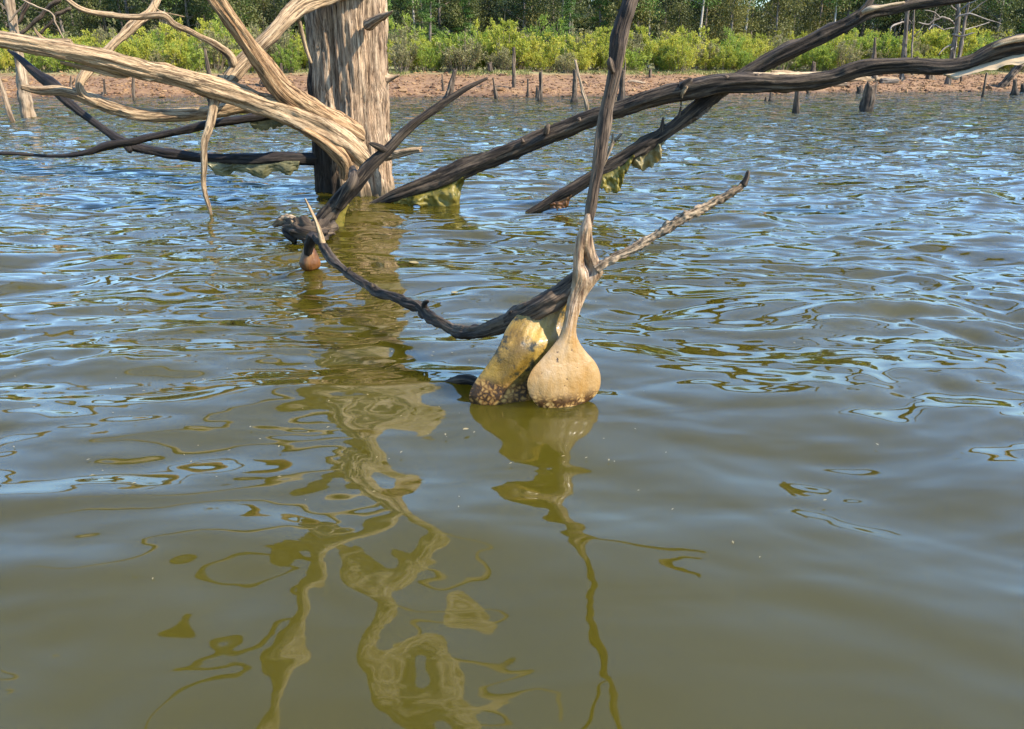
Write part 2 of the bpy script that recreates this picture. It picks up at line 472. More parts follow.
nt.links.new(c, b.inputs['Base Color'])
b.inputs['Roughness'].default_value = .95
bp = N(nt, 'ShaderNodeBump', Strength=.8, Distance=.08, Height=n1)
nt.links.new(bp.outputs[0], b.inputs['Normal'])
o = link('ground', mesh('ground', np.stack([X.ravel(), Y.ravel(), Z], 1), q, None, m))
o['kind'] = 'structure'

# ------------------------------------------------------------------ water
def water_mesh():
    rs, r = [0.25], 0.25
    while r < 75:
        r *= 1.0049 if r > .7 else 1.05
        rs.append(r)
    while r < 900:
        r *= 1.12
        rs.append(r)
    rs = np.array(rs)
    fine = np.linspace(-R(44), R(44), 860)
    coarse = np.linspace(R(44), R(316), 120)[1:-1]
    an = np.concatenate([fine, coarse])
    A, Rr = np.meshgrid(an, rs)
    x, y = (np.sin(A) * Rr).ravel(), (np.cos(A) * Rr).ravel()
    da = np.where(np.abs(A) <= R(44.5), fine[1] - fine[0], R(2.4)) * Rr
    step = np.maximum(np.gradient(rs)[:, None] * np.ones_like(A), da).ravel()
    far = Rr.ravel()
    # slow warping so that the crests bend and break up
    w1 = fbm(np.stack([x * .55, y * .55, x * 0], 1), 2, 41)
    w2 = fbm(np.stack([x * .55, y * .55, x * 0 + 9], 1), 2, 43)
    xw, yw = x + w1 * .28, y + w2 * .28
    g = np.random.default_rng(5)
    z = np.zeros_like(x)
    # calm lee on the left and close to the boat, breeze on the open right side
    lee = np.clip((x + 3.5) / 9.0, 0, 1)
    near = np.clip((far - 1.3) / 3.0, 0, 1)
    patch = .75 + .45 * vnoise(np.stack([x * .4, y * .4, x * 0], 1), 77)
    short = (.30 + .70 * near) * (.62 + .38 * lee) * patch
    for k in range(84):
        lam = 0.075 * (21.0 ** ((k + .5) / 84))
        th = g.normal(R(75), R(22)) if g.random() < .78 else g.normal(R(140), R(35))
        kk = 2 * math.pi / lam
        slope = .041 * (.40 if lam < .15 else 1.2 if lam < .45 else .65 if lam < .8 else .36) * g.uniform(.6, 1.4)
        amp = slope / kk
        fade = np.clip((lam / step - 3.0) / 3.0, 0, 1)
        ms = short if lam < .45 else (.45 + .55 * near)
        ph = kk * (xw * math.cos(th) + yw * math.sin(th)) + g.uniform(0, 6.28)
        s = np.sin(ph)
        z += amp * fade * ms * (s + .18 * np.cos(2 * ph))
    n, mm = len(rs), len(an)
    i, j = np.meshgrid(np.arange(n - 1), np.arange(mm), indexing='ij')
    j2 = (j + 1) % mm
    q = np.stack([i * mm + j, (i + 1) * mm + j, (i + 1) * mm + j2, i * mm + j2], -1).reshape(-1, 4)
    v = np.stack([x, y, z], 1)
    v = np.vstack([v, [0, 0, 0]])
    jj = np.arange(mm)
    t = np.stack([jj, (jj + 1) % mm, jj * 0 + n * mm], 1)[:, ::-1]
    return v, q[:, ::-1], t
m, nt, b = new_mat('murky_lake_water')
pos = N(nt, 'ShaderNodeNewGeometry').outputs['Position']
n0 = N(nt, 'ShaderNodeTexNoise', Vector=pos, Scale=.8, Detail=4.0).outputs[0]
c = ramp(nt, n0, [(.3, (.037, .0288, .0020)), (.7, (.044, .0352, .0038))])
nt.links.new(c, b.inputs['Base Color'])
b.inputs['Roughness'].default_value = .02
b.inputs['IOR'].default_value = 1.45
b.subsurface_method = 'BURLEY'          # turbid water: light spreads sideways, shadows blur
b.inputs['Subsurface Weight'].default_value = 1.0
b.inputs['Subsurface Radius'].default_value = (1.0, .9, .5)
b.inputs['Subsurface Scale'].default_value = .35
st = N(nt, 'ShaderNodeMapping', Vector=pos, Rotation=(0, 0, R(-14)), Scale=(1.7, 4.6, 3)).outputs[0]
r1 = N(nt, 'ShaderNodeTexNoise', Vector=st, Scale=1.1, Detail=1.6, Roughness=.4, Distortion=.4).outputs[0]
dist = N(nt, 'ShaderNodeVectorMath', operation='LENGTH', i0=pos).outputs['Value']
st2 = N(nt, 'ShaderNodeMapping', Vector=pos, Rotation=(0, 0, R(9)), Scale=(.9, 2.6, 1)).outputs[0]
r2_ = N(nt, 'ShaderNodeTexNoise', Vector=st2, Scale=1.0, Detail=2.0, Roughness=.5, Distortion=.5).outputs[0]
fs = N(nt, 'ShaderNodeMapRange', Value=dist, From_Min=2.0, From_Max=14.0, To_Min=.07, To_Max=.85).outputs[0]
f2_ = N(nt, 'ShaderNodeMapRange', Value=dist, From_Min=6.0, From_Max=24.0, To_Min=.0, To_Max=1.0).outputs[0]
bp0 = N(nt, 'ShaderNodeBump', Strength=f2_, Distance=1.2, Height=r2_)
bp = N(nt, 'ShaderNodeBump', Strength=fs, Distance=.15, Height=r1, Normal=bp0.outputs[0])
nt.links.new(bp.outputs[0], b.inputs['Normal'])
v, q, t = water_mesh()
o = link('water', mesh('water', v, q, t, m))
o['kind'] = 'structure'

M_top = wood_mat('brightened_top_wood', (.30, .22, .14), (.60, .49, .35), (.72, .61, .46), streak=.5)  # bleached wood, coloured extra pale to brighten its reflection in the lake

# ------------------------------------------------------------------ the large dead tree
tree = thing('dead_tree', 'large bleached dead tree trunk standing in the lake, bare limbs reaching left', 'tree', (P(351, 197, 7.65)[0][0], 7.65, -1.0))
tx, ty = tree.location.x, tree.location.y
def trunk_mesh():
    seg, res = 150, .022
    path = [(tx + .04, ty, -1.0, .47), (tx + .035, ty, -.3, .43), (tx + .045, ty, 0.0, .355), (tx + .05, ty, .35, .345), (tx + .055, ty, .8, .345), (tx + .07, ty, 1.3, .342), (tx + .08, ty, 1.8, .345), (tx + .02, ty + .1, 2.4, .36), (tx + .05, ty + .2, 3.2, .36), (tx + .02, ty + .25, 3.9, .30)]
    c = spline(path, res)
    n = len(c)
    th = np.arange(seg) / seg * 2 * math.pi
    s = c[:, 2]
    T, Sg = np.meshgrid(th, s)
    tw = T + Sg * .10
    def nn(k, l, sd, o=3):
        return fbm(np.stack([np.cos(tw) * k, np.sin(tw) * k, Sg / l + sd], -1).reshape(-1, 3), o, sd).reshape(T.shape)
    a, f, h = nn(1.3, 2.6, 3), nn(3.4, 1.2, 11), nn(11, .35, 23)
    fine = nn(20, .16, 37, 2)
    ridge = 1 - np.abs(f) * 2.4
    r = c[:, 3][:, None] * (1 + .06 * a + .085 * ridge - .075 * np.clip(.22 - np.abs(h), 0, 1) * 4 + .02 * h + .014 * fine)
    # root buttress to the left and a small flare to the right at the water
    r *= 1 + .10 * np.exp(-((Sg - .98) / .16) ** 2) * np.exp(-(np.angle(np.exp(1j * (T - math.pi))) / .45) ** 2) * 1.7
    r *= 1 + .10 * np.exp(-((Sg + .05) / .22) ** 2) * np.exp(-(np.angle(np.exp(1j * (T + .35))) / .5) ** 2)
    # one deep open seam facing the lake
    seam = np.exp(-(np.angle(np.exp(1j * (tw - R(262)))) / .10) ** 2) * np.clip((Sg - .35) / .5, 0, 1)
    r *= 1 - .16 * seam
    pos = np.stack([c[:, 0][:, None] + np.cos(T) * r, c[:, 1][:, None] + np.sin(T) * r, Sg + 0 * r], -1)
    v = pos.reshape(-1, 3)
    gr = np.stack([np.cos(tw) * .39, np.sin(tw) * .39, Sg], -1).reshape(-1, 3)
    i, j = np.meshgrid(np.arange(n - 1), np.arange(seg), indexing='ij')
    j2 = (j + 1) % seg
    q = np.stack([i * seg + j, i * seg + j2, (i + 1) * seg + j2, (i + 1) * seg + j], -1).reshape(-1, 4)
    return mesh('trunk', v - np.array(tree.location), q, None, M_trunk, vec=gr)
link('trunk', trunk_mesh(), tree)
# fork above the picture, seen in the reflection
wood('fork', [(tx + .04, ty + .2, 3.5, .30), (tx + .22, ty + .3, 4.6, .27), (tx + .28, ty + .3, 6.0, .24), (tx + .15, ty + .2, 7.6, .19), (tx + .45, ty + .1, 9.4, .07)], M_top, tree, px=False, seg=40, res=.05)
wood('fork', [(tx - .02, ty + .15, 3.3, .30), (tx - .55, ty - .1, 4.3, .27), (tx - 1.0, ty - .4, 5.4, .25), (tx - 1.3, ty - .6, 6.6, .21), (tx - 1.3, ty - .8, 8.4, .08)], M_top, tree, px=False, seg=40, res=.05)
wood('branch', [(tx - .95, ty - .3, 5.1, .08), (tx - 1.9, ty - .3, 5.4, .07), (tx - 3.0, ty - .5, 6.3, .04), (tx - 3.9, ty - .4, 6.9, .015)], M_top, tree, px=False, seg=18, res=.05)
wood('branch', [(tx + .33, ty + .3, 5.6, .07), (tx + 1.1, ty + .6, 6.4, .05), (tx + 1.7, ty + .8, 7.4, .02)], M_top, tree, px=False, seg=18, res=.05)
wood('branch', [(tx - .2, ty - .1, 2.6, .09), (tx - 1.3, ty - .8, 3.0, .075), (tx - 2.6, ty - 1.3, 3.6, .045), (tx - 3.6, ty - 1.3, 4.3, .015)], M_top, tree, px=False, seg=18, res=.05)
# limbs in the picture, left side: (pixel x, pixel y, distance, width in pixels)
wood('limb', [(-420, -40, 4.7, 5), (-250, 0, 5.1, 11), (-90, 30, 5.5, 17), (0, 40, 5.7, 18), (40, 46, 5.8, 20), (100, 58, 6.0, 20), (170, 75, 6.25, 22), (240, 92, 6.5, 25), (300, 117, 6.75, 27), (340, 140, 6.9, 27), (362, 158, 7.0, 22), (372, 172, 7.15, 12)], M_bleach, tree, seg=44, res=.016, flute=.16, rough=.2, knots=12)
wood('limb', [(345, 178, 6.95, 9), (346, 162, 6.88, 14), (333, 148, 6.82, 16), (308, 132, 6.74, 13), (285, 118, 6.7, 6)], M_orange, tree, seg=28, res=.014, flute=.22)
wood('limb', [(200, -22, 6.2, 18), (216, 0, 6.25, 18), (240, 30, 6.35, 18), (265, 64, 6.5, 20), (292, 95, 6.7, 24), (328, 120, 6.95, 27), (362, 140, 7.2, 22)], M_orange, tree, seg=40, res=.016, flute=.24, knots=8)
l3 = wood('limb', [(365, -18, 7.3, 22), (330, -4, 7.2, 20), (300, 8, 7.0, 18), (270, 35, 6.8, 17), (246, 60, 6.7, 20), (230, 78, 6.6, 18), (218, 92, 6.5, 13)], M_bleach, tree, seg=36, res=.016, knots=8)
wood('hanging_branch', [(224, 80, 6.55, 13), (216, 95, 6.45, 10), (209, 122, 6.35, 9), (203, 150, 6.3, 7), (204, 180, 6.3, 6), (208, 203, 6.3, 5), (212, 221, 6.3, 2)], M_bleach, tree, seg=20, res=.01, wob=.6, knots=14)
wood('limb', [(22, 87, 6.5, 7), (40, 91, 6.52, 11), (62, 92, 6.55, 13), (84, 98, 6.6, 13), (112, 108, 6.65, 14), (150, 116, 6.75, 14), (200, 115, 6.85, 14), (240, 107, 6.95, 16), (278, 103, 7.1, 18), (312, 108, 7.4, 18)], M_bleach, tree, seg=32, res=.014, knots=10, tip='broken')
wood('branch', [(98, 104, 6.6, 9), (84, 96, 6.58, 10), (78, 86, 6.55, 9), (84, 73, 6.6, 9), (98, 60, 6.7, 9), (113, 44, 6.8, 9), (134, 24, 6.95, 10), (150, 12, 7.1, 9), (161, -8, 7.2, 8)], M_bleach, tree, seg=22, res=.014)
wood('branch', [(45, -20, 6.1, 4), (70, 2, 6.2, 5), (88, 11, 6.25, 6), (110, 15, 6.3, 6), (138, 17, 6.35, 6), (163, 15, 6.4, 7), (175, 24, 6.45, 7), (196, 34, 6.5, 7), (216, 45, 6.55, 7), (231, 56, 6.6, 9), (234, 68, 6.62, 9)], M_bleach, tree, seg=20, res=.012, knots=12)
wood('limb', [(8, 50, 7.7, 3), (20, 58, 7.65, 7), (40, 75, 7.6, 11), (55, 86, 7.55, 13), (68, 101, 7.5, 9), (100, 126, 7.45, 9), (124, 142, 7.4, 11), (150, 150, 7.4, 10), (205, 158, 7.4, 10), (262, 159, 7.4, 12), (325, 158, 7.5, 14)], M_black, tree, seg=28, res=.014, knots=14)
wood('limb', [(-25, 152, 6.9, 4), (0, 153, 6.9, 4), (50, 156, 6.95, 4), (84, 153, 6.97, 7), (104, 147, 7.0, 9), (130, 142, 7.02, 8), (170, 133, 7.1, 8), (220, 123, 7.2, 9), (262, 116, 7.3, 10), (312, 108, 7.5, 13)], M_black, tree, seg=24, res=.014, knots=14)
wood('knot', [(127, 143, 7.38, 8), (130, 150, 7.36, 7), (131, 153, 7.36, 3)], M_black, tree, seg=12, res=.008)
wood('stub', [(386, 157, 7.35, 12), (398, 154, 7.3, 9), (410, 151, 7.25, 8), (420, 150, 7.22, 7)], M_bleach, tree, seg=20, res=.01, tip='broken')
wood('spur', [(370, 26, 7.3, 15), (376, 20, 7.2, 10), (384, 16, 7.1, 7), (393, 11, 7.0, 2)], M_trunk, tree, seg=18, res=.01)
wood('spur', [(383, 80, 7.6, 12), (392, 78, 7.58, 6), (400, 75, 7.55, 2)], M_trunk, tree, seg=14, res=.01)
wood('twig', [(296, 8, 7.0, 5), (301, 28, 7.05, 5), (306, 48, 7.1, 4), (312, 64, 7.12, 3)], M_bleach, tree, seg=12, res=.012)
wood('twig', [(155, -8, 6.6, 1.5), (154, 3, 6.6, 1.5), (160, 11, 6.6, 1.5), (185, 17, 6.6, 1.2)], M_bleach, tree, seg=8, res=.012)
wood('twig', [(72, 45, 5.92, 12), (37, 32, 5.9, 4), (33, 28, 5.9, 2)][:1] + [(48, 43, 5.9, 8), (38, 34, 5.88, 4), (34, 27, 5.87, 2)], M_bleach, tree, seg=12, res=.012)
wood('twig', [(135, 74, 6.1, 3), (150, 80, 6.15, 4), (165, 76, 6.2, 4), (178, 84, 6.3, 3)], M_bleach, tree, seg=10, res=.012)
wood('twig', [(60, 62, 5.95, 4), (95, 70, 6.0, 5), (120, 76, 6.1, 4), (136, 74, 6.15, 3)], M_bleach, tree, seg=10, res=.012)
wood('twig', [(232, 96, 6.6, 5), (250, 100, 6.75, 6), (262, 108, 6.9, 4)], M_bleach, tree, seg=10, res=.012)

def sheet(name, top, bot, mat, parent, thick=.008, nu=70, nv=26, bulge=.03, seed=1, loc0=None):
    """hanging film: a ruled sheet between two pixel polylines [(x,y,d)], with thickness, folds and ragged lower edge"""
    def poly(p, n):
        p = np.array([[*P(*a)[0]] for a in p])
        d = np.concatenate([[0], np.cumsum(np.linalg.norm(np.diff(p, axis=0), axis=1))])
        t = np.linspace(0, d[-1], n)
        return np.stack([np.interp(t, d, p[:, k]) for k in range(3)], 1)
    A, B = poly(top, nu), poly(bot, nu)
    t = np.linspace(0, 1, nv)[:, None, None]
    G = A[None] * (1 - t) + B[None] * t
    u = np.linspace(0, 1, nu)[None, :] + 0 * t[..., 0]
    tt = t[..., 0] + 0 * u
    n = fbm(np.stack([u * 7, tt * 1.6, u * 0 + seed], -1).reshape(-1, 3), 3, seed).reshape(u.shape)
    G[..., 1] += n * bulge * np.minimum(tt * 2.2, 1) + fbm(np.stack([u * 30, tt * 9, u * 0 + seed], -1).reshape(-1, 3), 3, seed + 8).reshape(u.shape) * .004 - bulge * .8 * np.sin(tt * math.pi)
    G[..., 2] += fbm(np.stack([u * 16, tt * 0, u * 0 + seed + 4], -1).reshape(-1, 3), 3, seed + 2).reshape(u.shape) * .014 * tt ** 2
    th = thick * (1.15 - .5 * tt) * (1 + .6 * n)
    F, K = G.copy(), G.copy()
    F[..., 1] -= th / 2; K[..., 1] += th / 2
    v = np.vstack([F.reshape(-1, 3), K.reshape(-1, 3)])
    i, j = np.meshgrid(np.arange(nv - 1), np.arange(nu - 1), indexing='ij')
    qf = np.stack([i * nu + j, (i + 1) * nu + j, (i + 1) * nu + j + 1, i * nu + j + 1], -1).reshape(-1, 4)
    o = nv * nu
    qb = qf[:, ::-1] + o
    edge = []
    loop = [(0, k) for k in range(nu)] + [(k, nu - 1) for k in range(1, nv)] + [(nv - 1, k) for k in range(nu - 2, -1, -1)] + [(k, 0) for k in range(nv - 2, 0, -1)]
    ids = [a * nu + c_ for a, c_ in loop]
    for a, c_ in zip(ids, ids[1:] + ids[:1]):
        edge.append((a, c_, c_ + o, a + o))
    q = np.vstack([qf, qb, np.array(edge)])
    return link(name, mesh(name, v - np.array(parent.location), q, None, mat), parent)
sheet('algae_film', [(206, 160, 7.38), (300, 161, 7.38)], [(209, 165, 7.38), (215, 174, 7.38), (224, 176, 7.38), (233, 172, 7.38), (241, 171, 7.38), (255, 176, 7.38), (262, 177, 7.38), (272, 173, 7.38), (280, 171, 7.38), (290, 176, 7.38), (298, 168, 7.38)], M_film_grey, tree, seed=3, bulge=.012)
sheet('algae_film', [(250, 122, 7.26), (298, 116, 7.4)], [(252, 128, 7.26), (262, 131, 7.3), (275, 128, 7.33), (296, 122, 7.4)], M_film_grey, tree, seed=5, bulge=.01, nu=24)

# ------------------------------------------------------------------ leaning dark branch in front of the trunk and its drowned knot
d0 = water_d(229)
lean = thing('leaning_branch', 'dark slanting branch rising from a black knot before the large trunk', 'branch', (*P(318, 229, d0)[0][:2], -.25))
wood('stem', [(306, 258, d0 - .15, 16), (316, 234, d0, 18), (326, 218, d0, 19), (346, 194, d0 + .03, 19), (371, 165, d0 + .08, 15), (400, 136, d0 + .12, 10), (420, 119, d0 + .14, 8), (445, 102, d0 + .16, 7), (468, 88, d0 + .18, 5), (488, 78, d0 + .2, 3)], M_dark, lean, seg=30, res=.01, flute=.22, knots=16)
wood('side_limb', [(337, 208, d0 - .02, 9), (347, 192, d0 - .04, 12), (353, 180, d0 - .02, 13), (352, 168, d0 + .3, 9)], M_dark, lean, seg=20, res=.01)
wood('spur', [(385, 150, d0 + .08, 8), (375, 145, d0 + .02, 6), (369, 143, d0, 3)], M_dark, lean, seg=12, res=.008)
wood('knot', [(330, 231, d0 - .05, 12), (318, 235, d0 - .3, 19), (306, 234, d0 - .4, 21), (294, 229, d0 - .35, 15), (285, 226, d0 - .3, 9)], M_dark, lean, seg=48, res=.007, flute=.5, rough=.7, fl=.09, fk=3, knots=26, wob=.6, tip='broken')
wood('bark_shard', [(300, 226, d0 - .3, 12), (290, 219, d0 - .28, 12), (280, 221, d0 - .26, 8), (274, 226, d0 - .26, 3)], M_lichen, lean, seg=24, res=.007, flute=.5, rough=.6, fl=.08, tip='broken')
wood('bark_shard', [(296, 240, d0 - .36, 8), (288, 235, d0 - .36, 7), (281, 229, d0 - .36, 2)], M_black, lean, seg=14, res=.007, rough=.6)
wood('spike', [(304, 237, d0 - .36, 10), (298, 228, d0 - .38, 8), (291, 220, d0 - .4, 2)], M_bleach, lean, seg=12, res=.006)
def lobe(name, secs, d, thick, yaw, mat, parent, seg=64, seed=1, sub=7, amp=.05, sup=1.0, dent=None):
    """closed swelling lofted through pixel sections (y, x_left, x_right); yaw turns its broad face"""
    S_ = []
    for y, xl, xr in secs:
        p, t = P((xl + xr) / 2, y, d(y) if callable(d) else d)
        S_.append((p[0], p[1], p[2], (xr - xl) / 2 / FPX * t))
    e = np.array(S_)
    e = np.vstack([2 * e[0] - e[1], e, 2 * e[-1] - e[-2]])
    rows = []
    for k in range(1, len(e) - 2):
        a, b_, c_, dd = e[k - 1:k + 3]
        t = np.linspace(0, 1, sub, endpoint=False)[:, None]
        rows.append(.5 * (2 * b_ + (c_ - a) * t + (2 * a - 5 * b_ + 4 * c_ - dd) * t ** 2 + (3 * b_ - a - 3 * c_ + dd) * t ** 3))
    rows.append(e[-2:-1])
    c = np.vstack(rows)
    c[:, 3] = np.maximum(c[:, 3], .003)
    n = len(c)
    th = np.arange(seg) / seg * 2 * math.pi
    T, H = np.meshgrid(th, c[:, 2])
    yw = R(yaw)
    a = c[:, 3][:, None] / math.cos(yw)
    bth = np.maximum(a * (thick(c[:, 2])[:, None] if callable(thick) else thick), np.minimum(a, .02))
    ct, sn = np.cos(T), np.sin(T)
    nz = fbm(np.stack([ct * 1.8, sn * 1.8, H * 7 + seed], -1).reshape(-1, 3), 3, seed).reshape(T.shape)
    nf = fbm(np.stack([ct * 8, sn * 8, H * 9 + seed], -1).reshape(-1, 3), 3, seed + 3).reshape(T.shape)
    w = 1 + amp * nz + amp * .9 * nf * np.clip((H - .16) / .2, .06, 1)
    edge_ = 1 + .75 * np.clip((.27 - H) / .12, 0, 1)      # knife-thin rims low down
    lx, ly = a * np.sign(ct) * np.abs(ct) ** sup * (1 + amp * .3 * nf * np.clip((H - .12) / .2, .15, 1)), bth * np.sign(sn) * np.abs(sn) ** edge_ * w
    if dent:
        hz_, hs, ta, ts, dp = dent
        ly = ly * (1 - dp * np.exp(-((H - hz_) / hs) ** 2 - (np.angle(np.exp(1j * (T - R(ta)))) / ts) ** 2) * (1 + .5 * nf))
    pos = np.stack([c[:, 0][:, None] + lx * math.cos(yw) - ly * math.sin(yw), c[:, 1][:, None] + lx * math.sin(yw) + ly * math.cos(yw), H + 0 * lx], -1)
    v = pos.reshape(-1, 3)
    gr = np.stack([ct * .08, sn * .08, H], -1).reshape(-1, 3)
    i, j = np.meshgrid(np.arange(n - 1), np.arange(seg), indexing='ij')
    j2 = (j + 1) % seg
    q = np.stack([i * seg + j, (i + 1) * seg + j, (i + 1) * seg + j2, i * seg + j2], -1).reshape(-1, 4)
    v = np.vstack([v, c[0, :3], c[-1, :3]])
    gr = np.vstack([gr, gr[:1], gr[-1:]])
    jj = np.arange(seg)
    t = np.vstack([np.stack([jj, (jj + 1) % seg, jj * 0 + n * seg], 1), np.stack([(n - 1) * seg + (jj + 1) % seg, (n - 1) * seg + jj, jj * 0 + n * seg + 1], 1)])
    return link(name, mesh(name, v - np.array(parent.location), q, t, mat, vec=gr), parent)
lobe('film_column', [(205, 334, 349), (212, 330, 346), (222, 328, 344), (232, 330, 344), (242, 332, 342)], d0 + .06, .5, 10, M_film_moss, lean, seed=8)

# ------------------------------------------------------------------ the near branch with the two swollen lobes
dn = 2.52
near_b = thing('film_branch', 'nearest upright branch ending in two swollen cream and olive lobes at the water', 'branch', (*P(545, 405, dn)[0][:2], -.3))
wood('fork', [(648, -70, 2.71, 11), (630, -150, 2.70, 8), (590, -230, 2.66, 6), (560, -330, 2.62, 3)], M_stem, near_b, seg=16, res=.02)
wood('stem', [(720, -380, 2.84, 3), (690, -260, 2.80, 7), (664, -130, 2.74, 10), (640, -30, 2.700, 14), (632, -5, 2.680, 15), (625, 20, 2.660, 17), (617, 55, 2.640, 18), (609, 95, 2.620, 16), (603, 135, 2.600, 15), (596, 175, 2.580, 13), (590, 212, 2.570, 12), (586, 240, 2.560, 12), (584, 258, 2.555, 12), (583, 272, 2.55, 9)], M_stem, near_b, seg=40, res=.006, flute=.18, rough=.25, fk=1.6, fl=.16, knots=14)
wood('knob', [(613, 72, 2.60, 6), (610, 64, 2.59, 7), (610, 57, 2.59, 4)], M_stem, near_b, seg=14, res=.005)
wood('side_twig', [(596, 270, 2.530, 12), (602, 265, 2.530, 10), (612, 259, 2.540, 9), (650, 239, 2.560, 10), (688, 216, 2.580, 10), (718, 201, 2.600, 9), (738, 189, 2.610, 8), (745, 181, 2.620, 7)], M_lichen, near_b, seg=30, res=.003, rough=.75, flute=.10, fl=.03, fk=1.2, knots=30)
wood('twig_tip', [(742, 185, 2.615, 8), (746, 178, 2.620, 6), (748, 170, 2.630, 4)], M_dark, near_b, seg=14, res=.004)
wood('arm_root', [(581, 276, 2.55, 18), (563, 293, 2.56, 24), (540, 306, 2.567, 25), (516, 318, 2.614, 20), (500, 326, 2.66, 10)], M_stem, near_b, seg=32, res=.006, rough=.3, flute=.22, fl=.12, knots=10, wob=.3)
wood('arm', [(540, 306, 2.567, 16), (520, 316, 2.614, 18), (502, 325, 2.661, 16), (480, 332, 2.754, 13), (456, 330, 2.895, 12), (434, 318, 3.035, 12), (420, 307, 3.176, 11), (400, 300, 3.316, 10), (375, 291, 3.504, 10), (350, 275, 3.738, 10), (332, 258, 3.972, 9), (320, 243, 4.159, 8), (314, 236, 4.300, 7)], M_dark, near_b, seg=28, res=.006, rough=.4, flute=.25, fl=.12, knots=26, wob=.45)
for a in ([(424, 309, 3.129, 8), (425, 303, 3.106, 5), (429, 301, 3.082, 3)], [(485, 329, 2.731, 6), (486, 324, 2.707, 4)], [(510, 316, 2.614, 6), (511, 311, 2.590, 3)], [(372, 287, 3.504, 6), (372, 283, 3.504, 3)], [(420, 312, 3.176, 6), (423, 319, 3.152, 4)], [(348, 272, 3.738, 5), (350, 267, 3.738, 3)]):
    wood('stub', a, M_dark, near_b, seg=10, res=.004)
wood('upright_twig', [(335, 262, 3.925, 7), (324, 248, 4.113, 8), (320, 236, 4.159, 7), (316, 222, 4.206, 4), (311, 210, 4.253, 3.5), (305, 198, 4.277, 2)], M_flare, near_b, seg=16, res=.006, rough=.4, knots=16)
lobe('olive_lobe', [(288, 552, 578), (300, 537, 574), (312, 519, 572), (325, 508, 570), (340, 501, 566), (355, 492, 561), (370, 481, 556), (380, 474, 553), (390, 470, 551), (398, 471, 549), (406, 476, 545), (414, 486, 538)], lambda y: float(np.interp(y, [318, 345], [2.60, 2.52])), .34, 16, M_film_l, near_b, seg=96, seed=4, amp=.16)
lobe('cream_lobe', [(214, 586, 590), (226, 581, 591.5), (236, 577, 592), (251, 574, 595), (261, 573.5, 599), (272, 573, 603.5), (283, 572, 596), (299, 567.5, 585), (315, 565, 578.5), (327, 562.5, 576), (337, 558.5, 577), (346, 551, 581), (356, 541.5, 588), (365, 532.5, 595.5), (375, 527.5, 600.5), (384, 527.5, 602), (394, 531.5, 600.5), (402, 538, 594), (408, 547, 583), (414, 556, 574)], lambda y: float(np.interp(y, [290, 370], [2.535, 2.465])), lambda z: np.interp(z, [.18, .30, .42], [.19, .40, .62]), 20, M_film_r, near_b, seg=110, seed=6, amp=.13, dent=(.50, .045, 262, .5, 1.15))
lobe('brown_lobe', [(244, 305, 311), (250, 303, 315), (257, 301, 318), (263, 300, 320), (268, 302, 319), (270.5, 305, 315)], 4.40, .7, 15, M_film_brown, near_b, seed=9, amp=.16)
wood('stub', [(312, 234, 4.33, 12), (308, 246, 4.36, 10), (307, 256, 4.38, 8)], M_black, near_b, seg=14, res=.006, rough=.5)
wood('foot', [(446, 382, 2.660, 3), (455, 381, 2.660, 9), (468, 380, 2.630, 10), (480, 384, 2.600, 8)], M_dark, near_b, seg=18, res=.006, rough=.6)

# ------------------------------------------------------------------ two dark limbs on the right
d1 = water_d(203)
r1 = thing('fallen_limb', 'long dark limb rising from the trunk foot to the right edge of view', 'limb', (*P(385, 203, d1)[0][:2], -.25))
wood('stem', [(340, 226, d1 + .1, 8.8), (384, 201, d1, 10.6), (405, 193, d1 - .05, 15.8), (440, 180, d1 - .08, 18.5), (500, 155, d1 - .15, 18.5), (560, 130, d1 - .25, 18.5), (620, 108, d1 - .35, 17.6), (660, 96, d1 - .45, 18.5), (690, 89, d1 - .5, 22.0), (720, 84, d1 - .55, 20.2), (780, 84, d1 - .6, 17.6), (826, 79, d1 - .65, 17.6), (860, 68, d1 - .7, 17.6), (900, 65, d1 - .75, 17.6), (940, 68, d1 - .8, 18.5), (970, 63, d1 - .85, 18.5), (1000, 51, d1 - .9, 20.2), (1050, 46, d1 - .95, 22.0), (1120, 40, d1 - 1.0, 19.4)], M_dark, r1, seg=40, res=.014, flute=.2, knots=26)
wood('spur', [(686, 92, d1 - .53, 8), (684, 86, d1 - .56, 10), (692, 78, d1 - .58, 5)], M_dark, r1, seg=14, res=.008)
wood('splinter', [(682, 98, d1 - .56, 2), (683, 92, d1 - .58, 5), (688, 86, d1 - .6, 3)], M_bleach, r1, seg=10, res=.006)
for a in ([(545, 133, d1 - .3, 8), (547, 127, d1 - .32, 6), (550, 124, d1 - .32, 3)], [(579, 120, d1 - .36, 6), (580, 117, d1 - .36, 3)], [(523, 142, d1 - .26, 5), (522, 138, d1 - .26, 2)], [(757, 76, d1 - .62, 5), (758, 73, d1 - .62, 3)], [(725, 79, d1 - .6, 8), (724, 75, d1 - .6, 4)], [(916, 59, d1 - .77, 6), (917, 56, d1 - .77, 3)]):
    wood('stub', a, M_stem, r1, seg=10, res=.006)
wood('twig', [(681, 97, d1 - .5, 2), (681, 106, d1 - .5, 1.6)], M_dark, r1, seg=8, res=.008)
wood('splintered_edge', [(726, 76, d1 - .52, 2), (750, 76, d1 - .56, 6), (790, 76, d1 - .58, 7), (830, 73, d1 - .6, 5), (850, 66, d1 - .62, 2)], M_splint, r1, seg=16, res=.012, flute=.3)
wood('splintered_edge', [(992, 47, d1 - .98, 4), (1005, 42, d1 - 1.0, 7), (1030, 38, d1 - 1.02, 9), (1100, 32, d1 - 1.05, 10)], M_splint, r1, seg=16, res=.012, flute=.3)
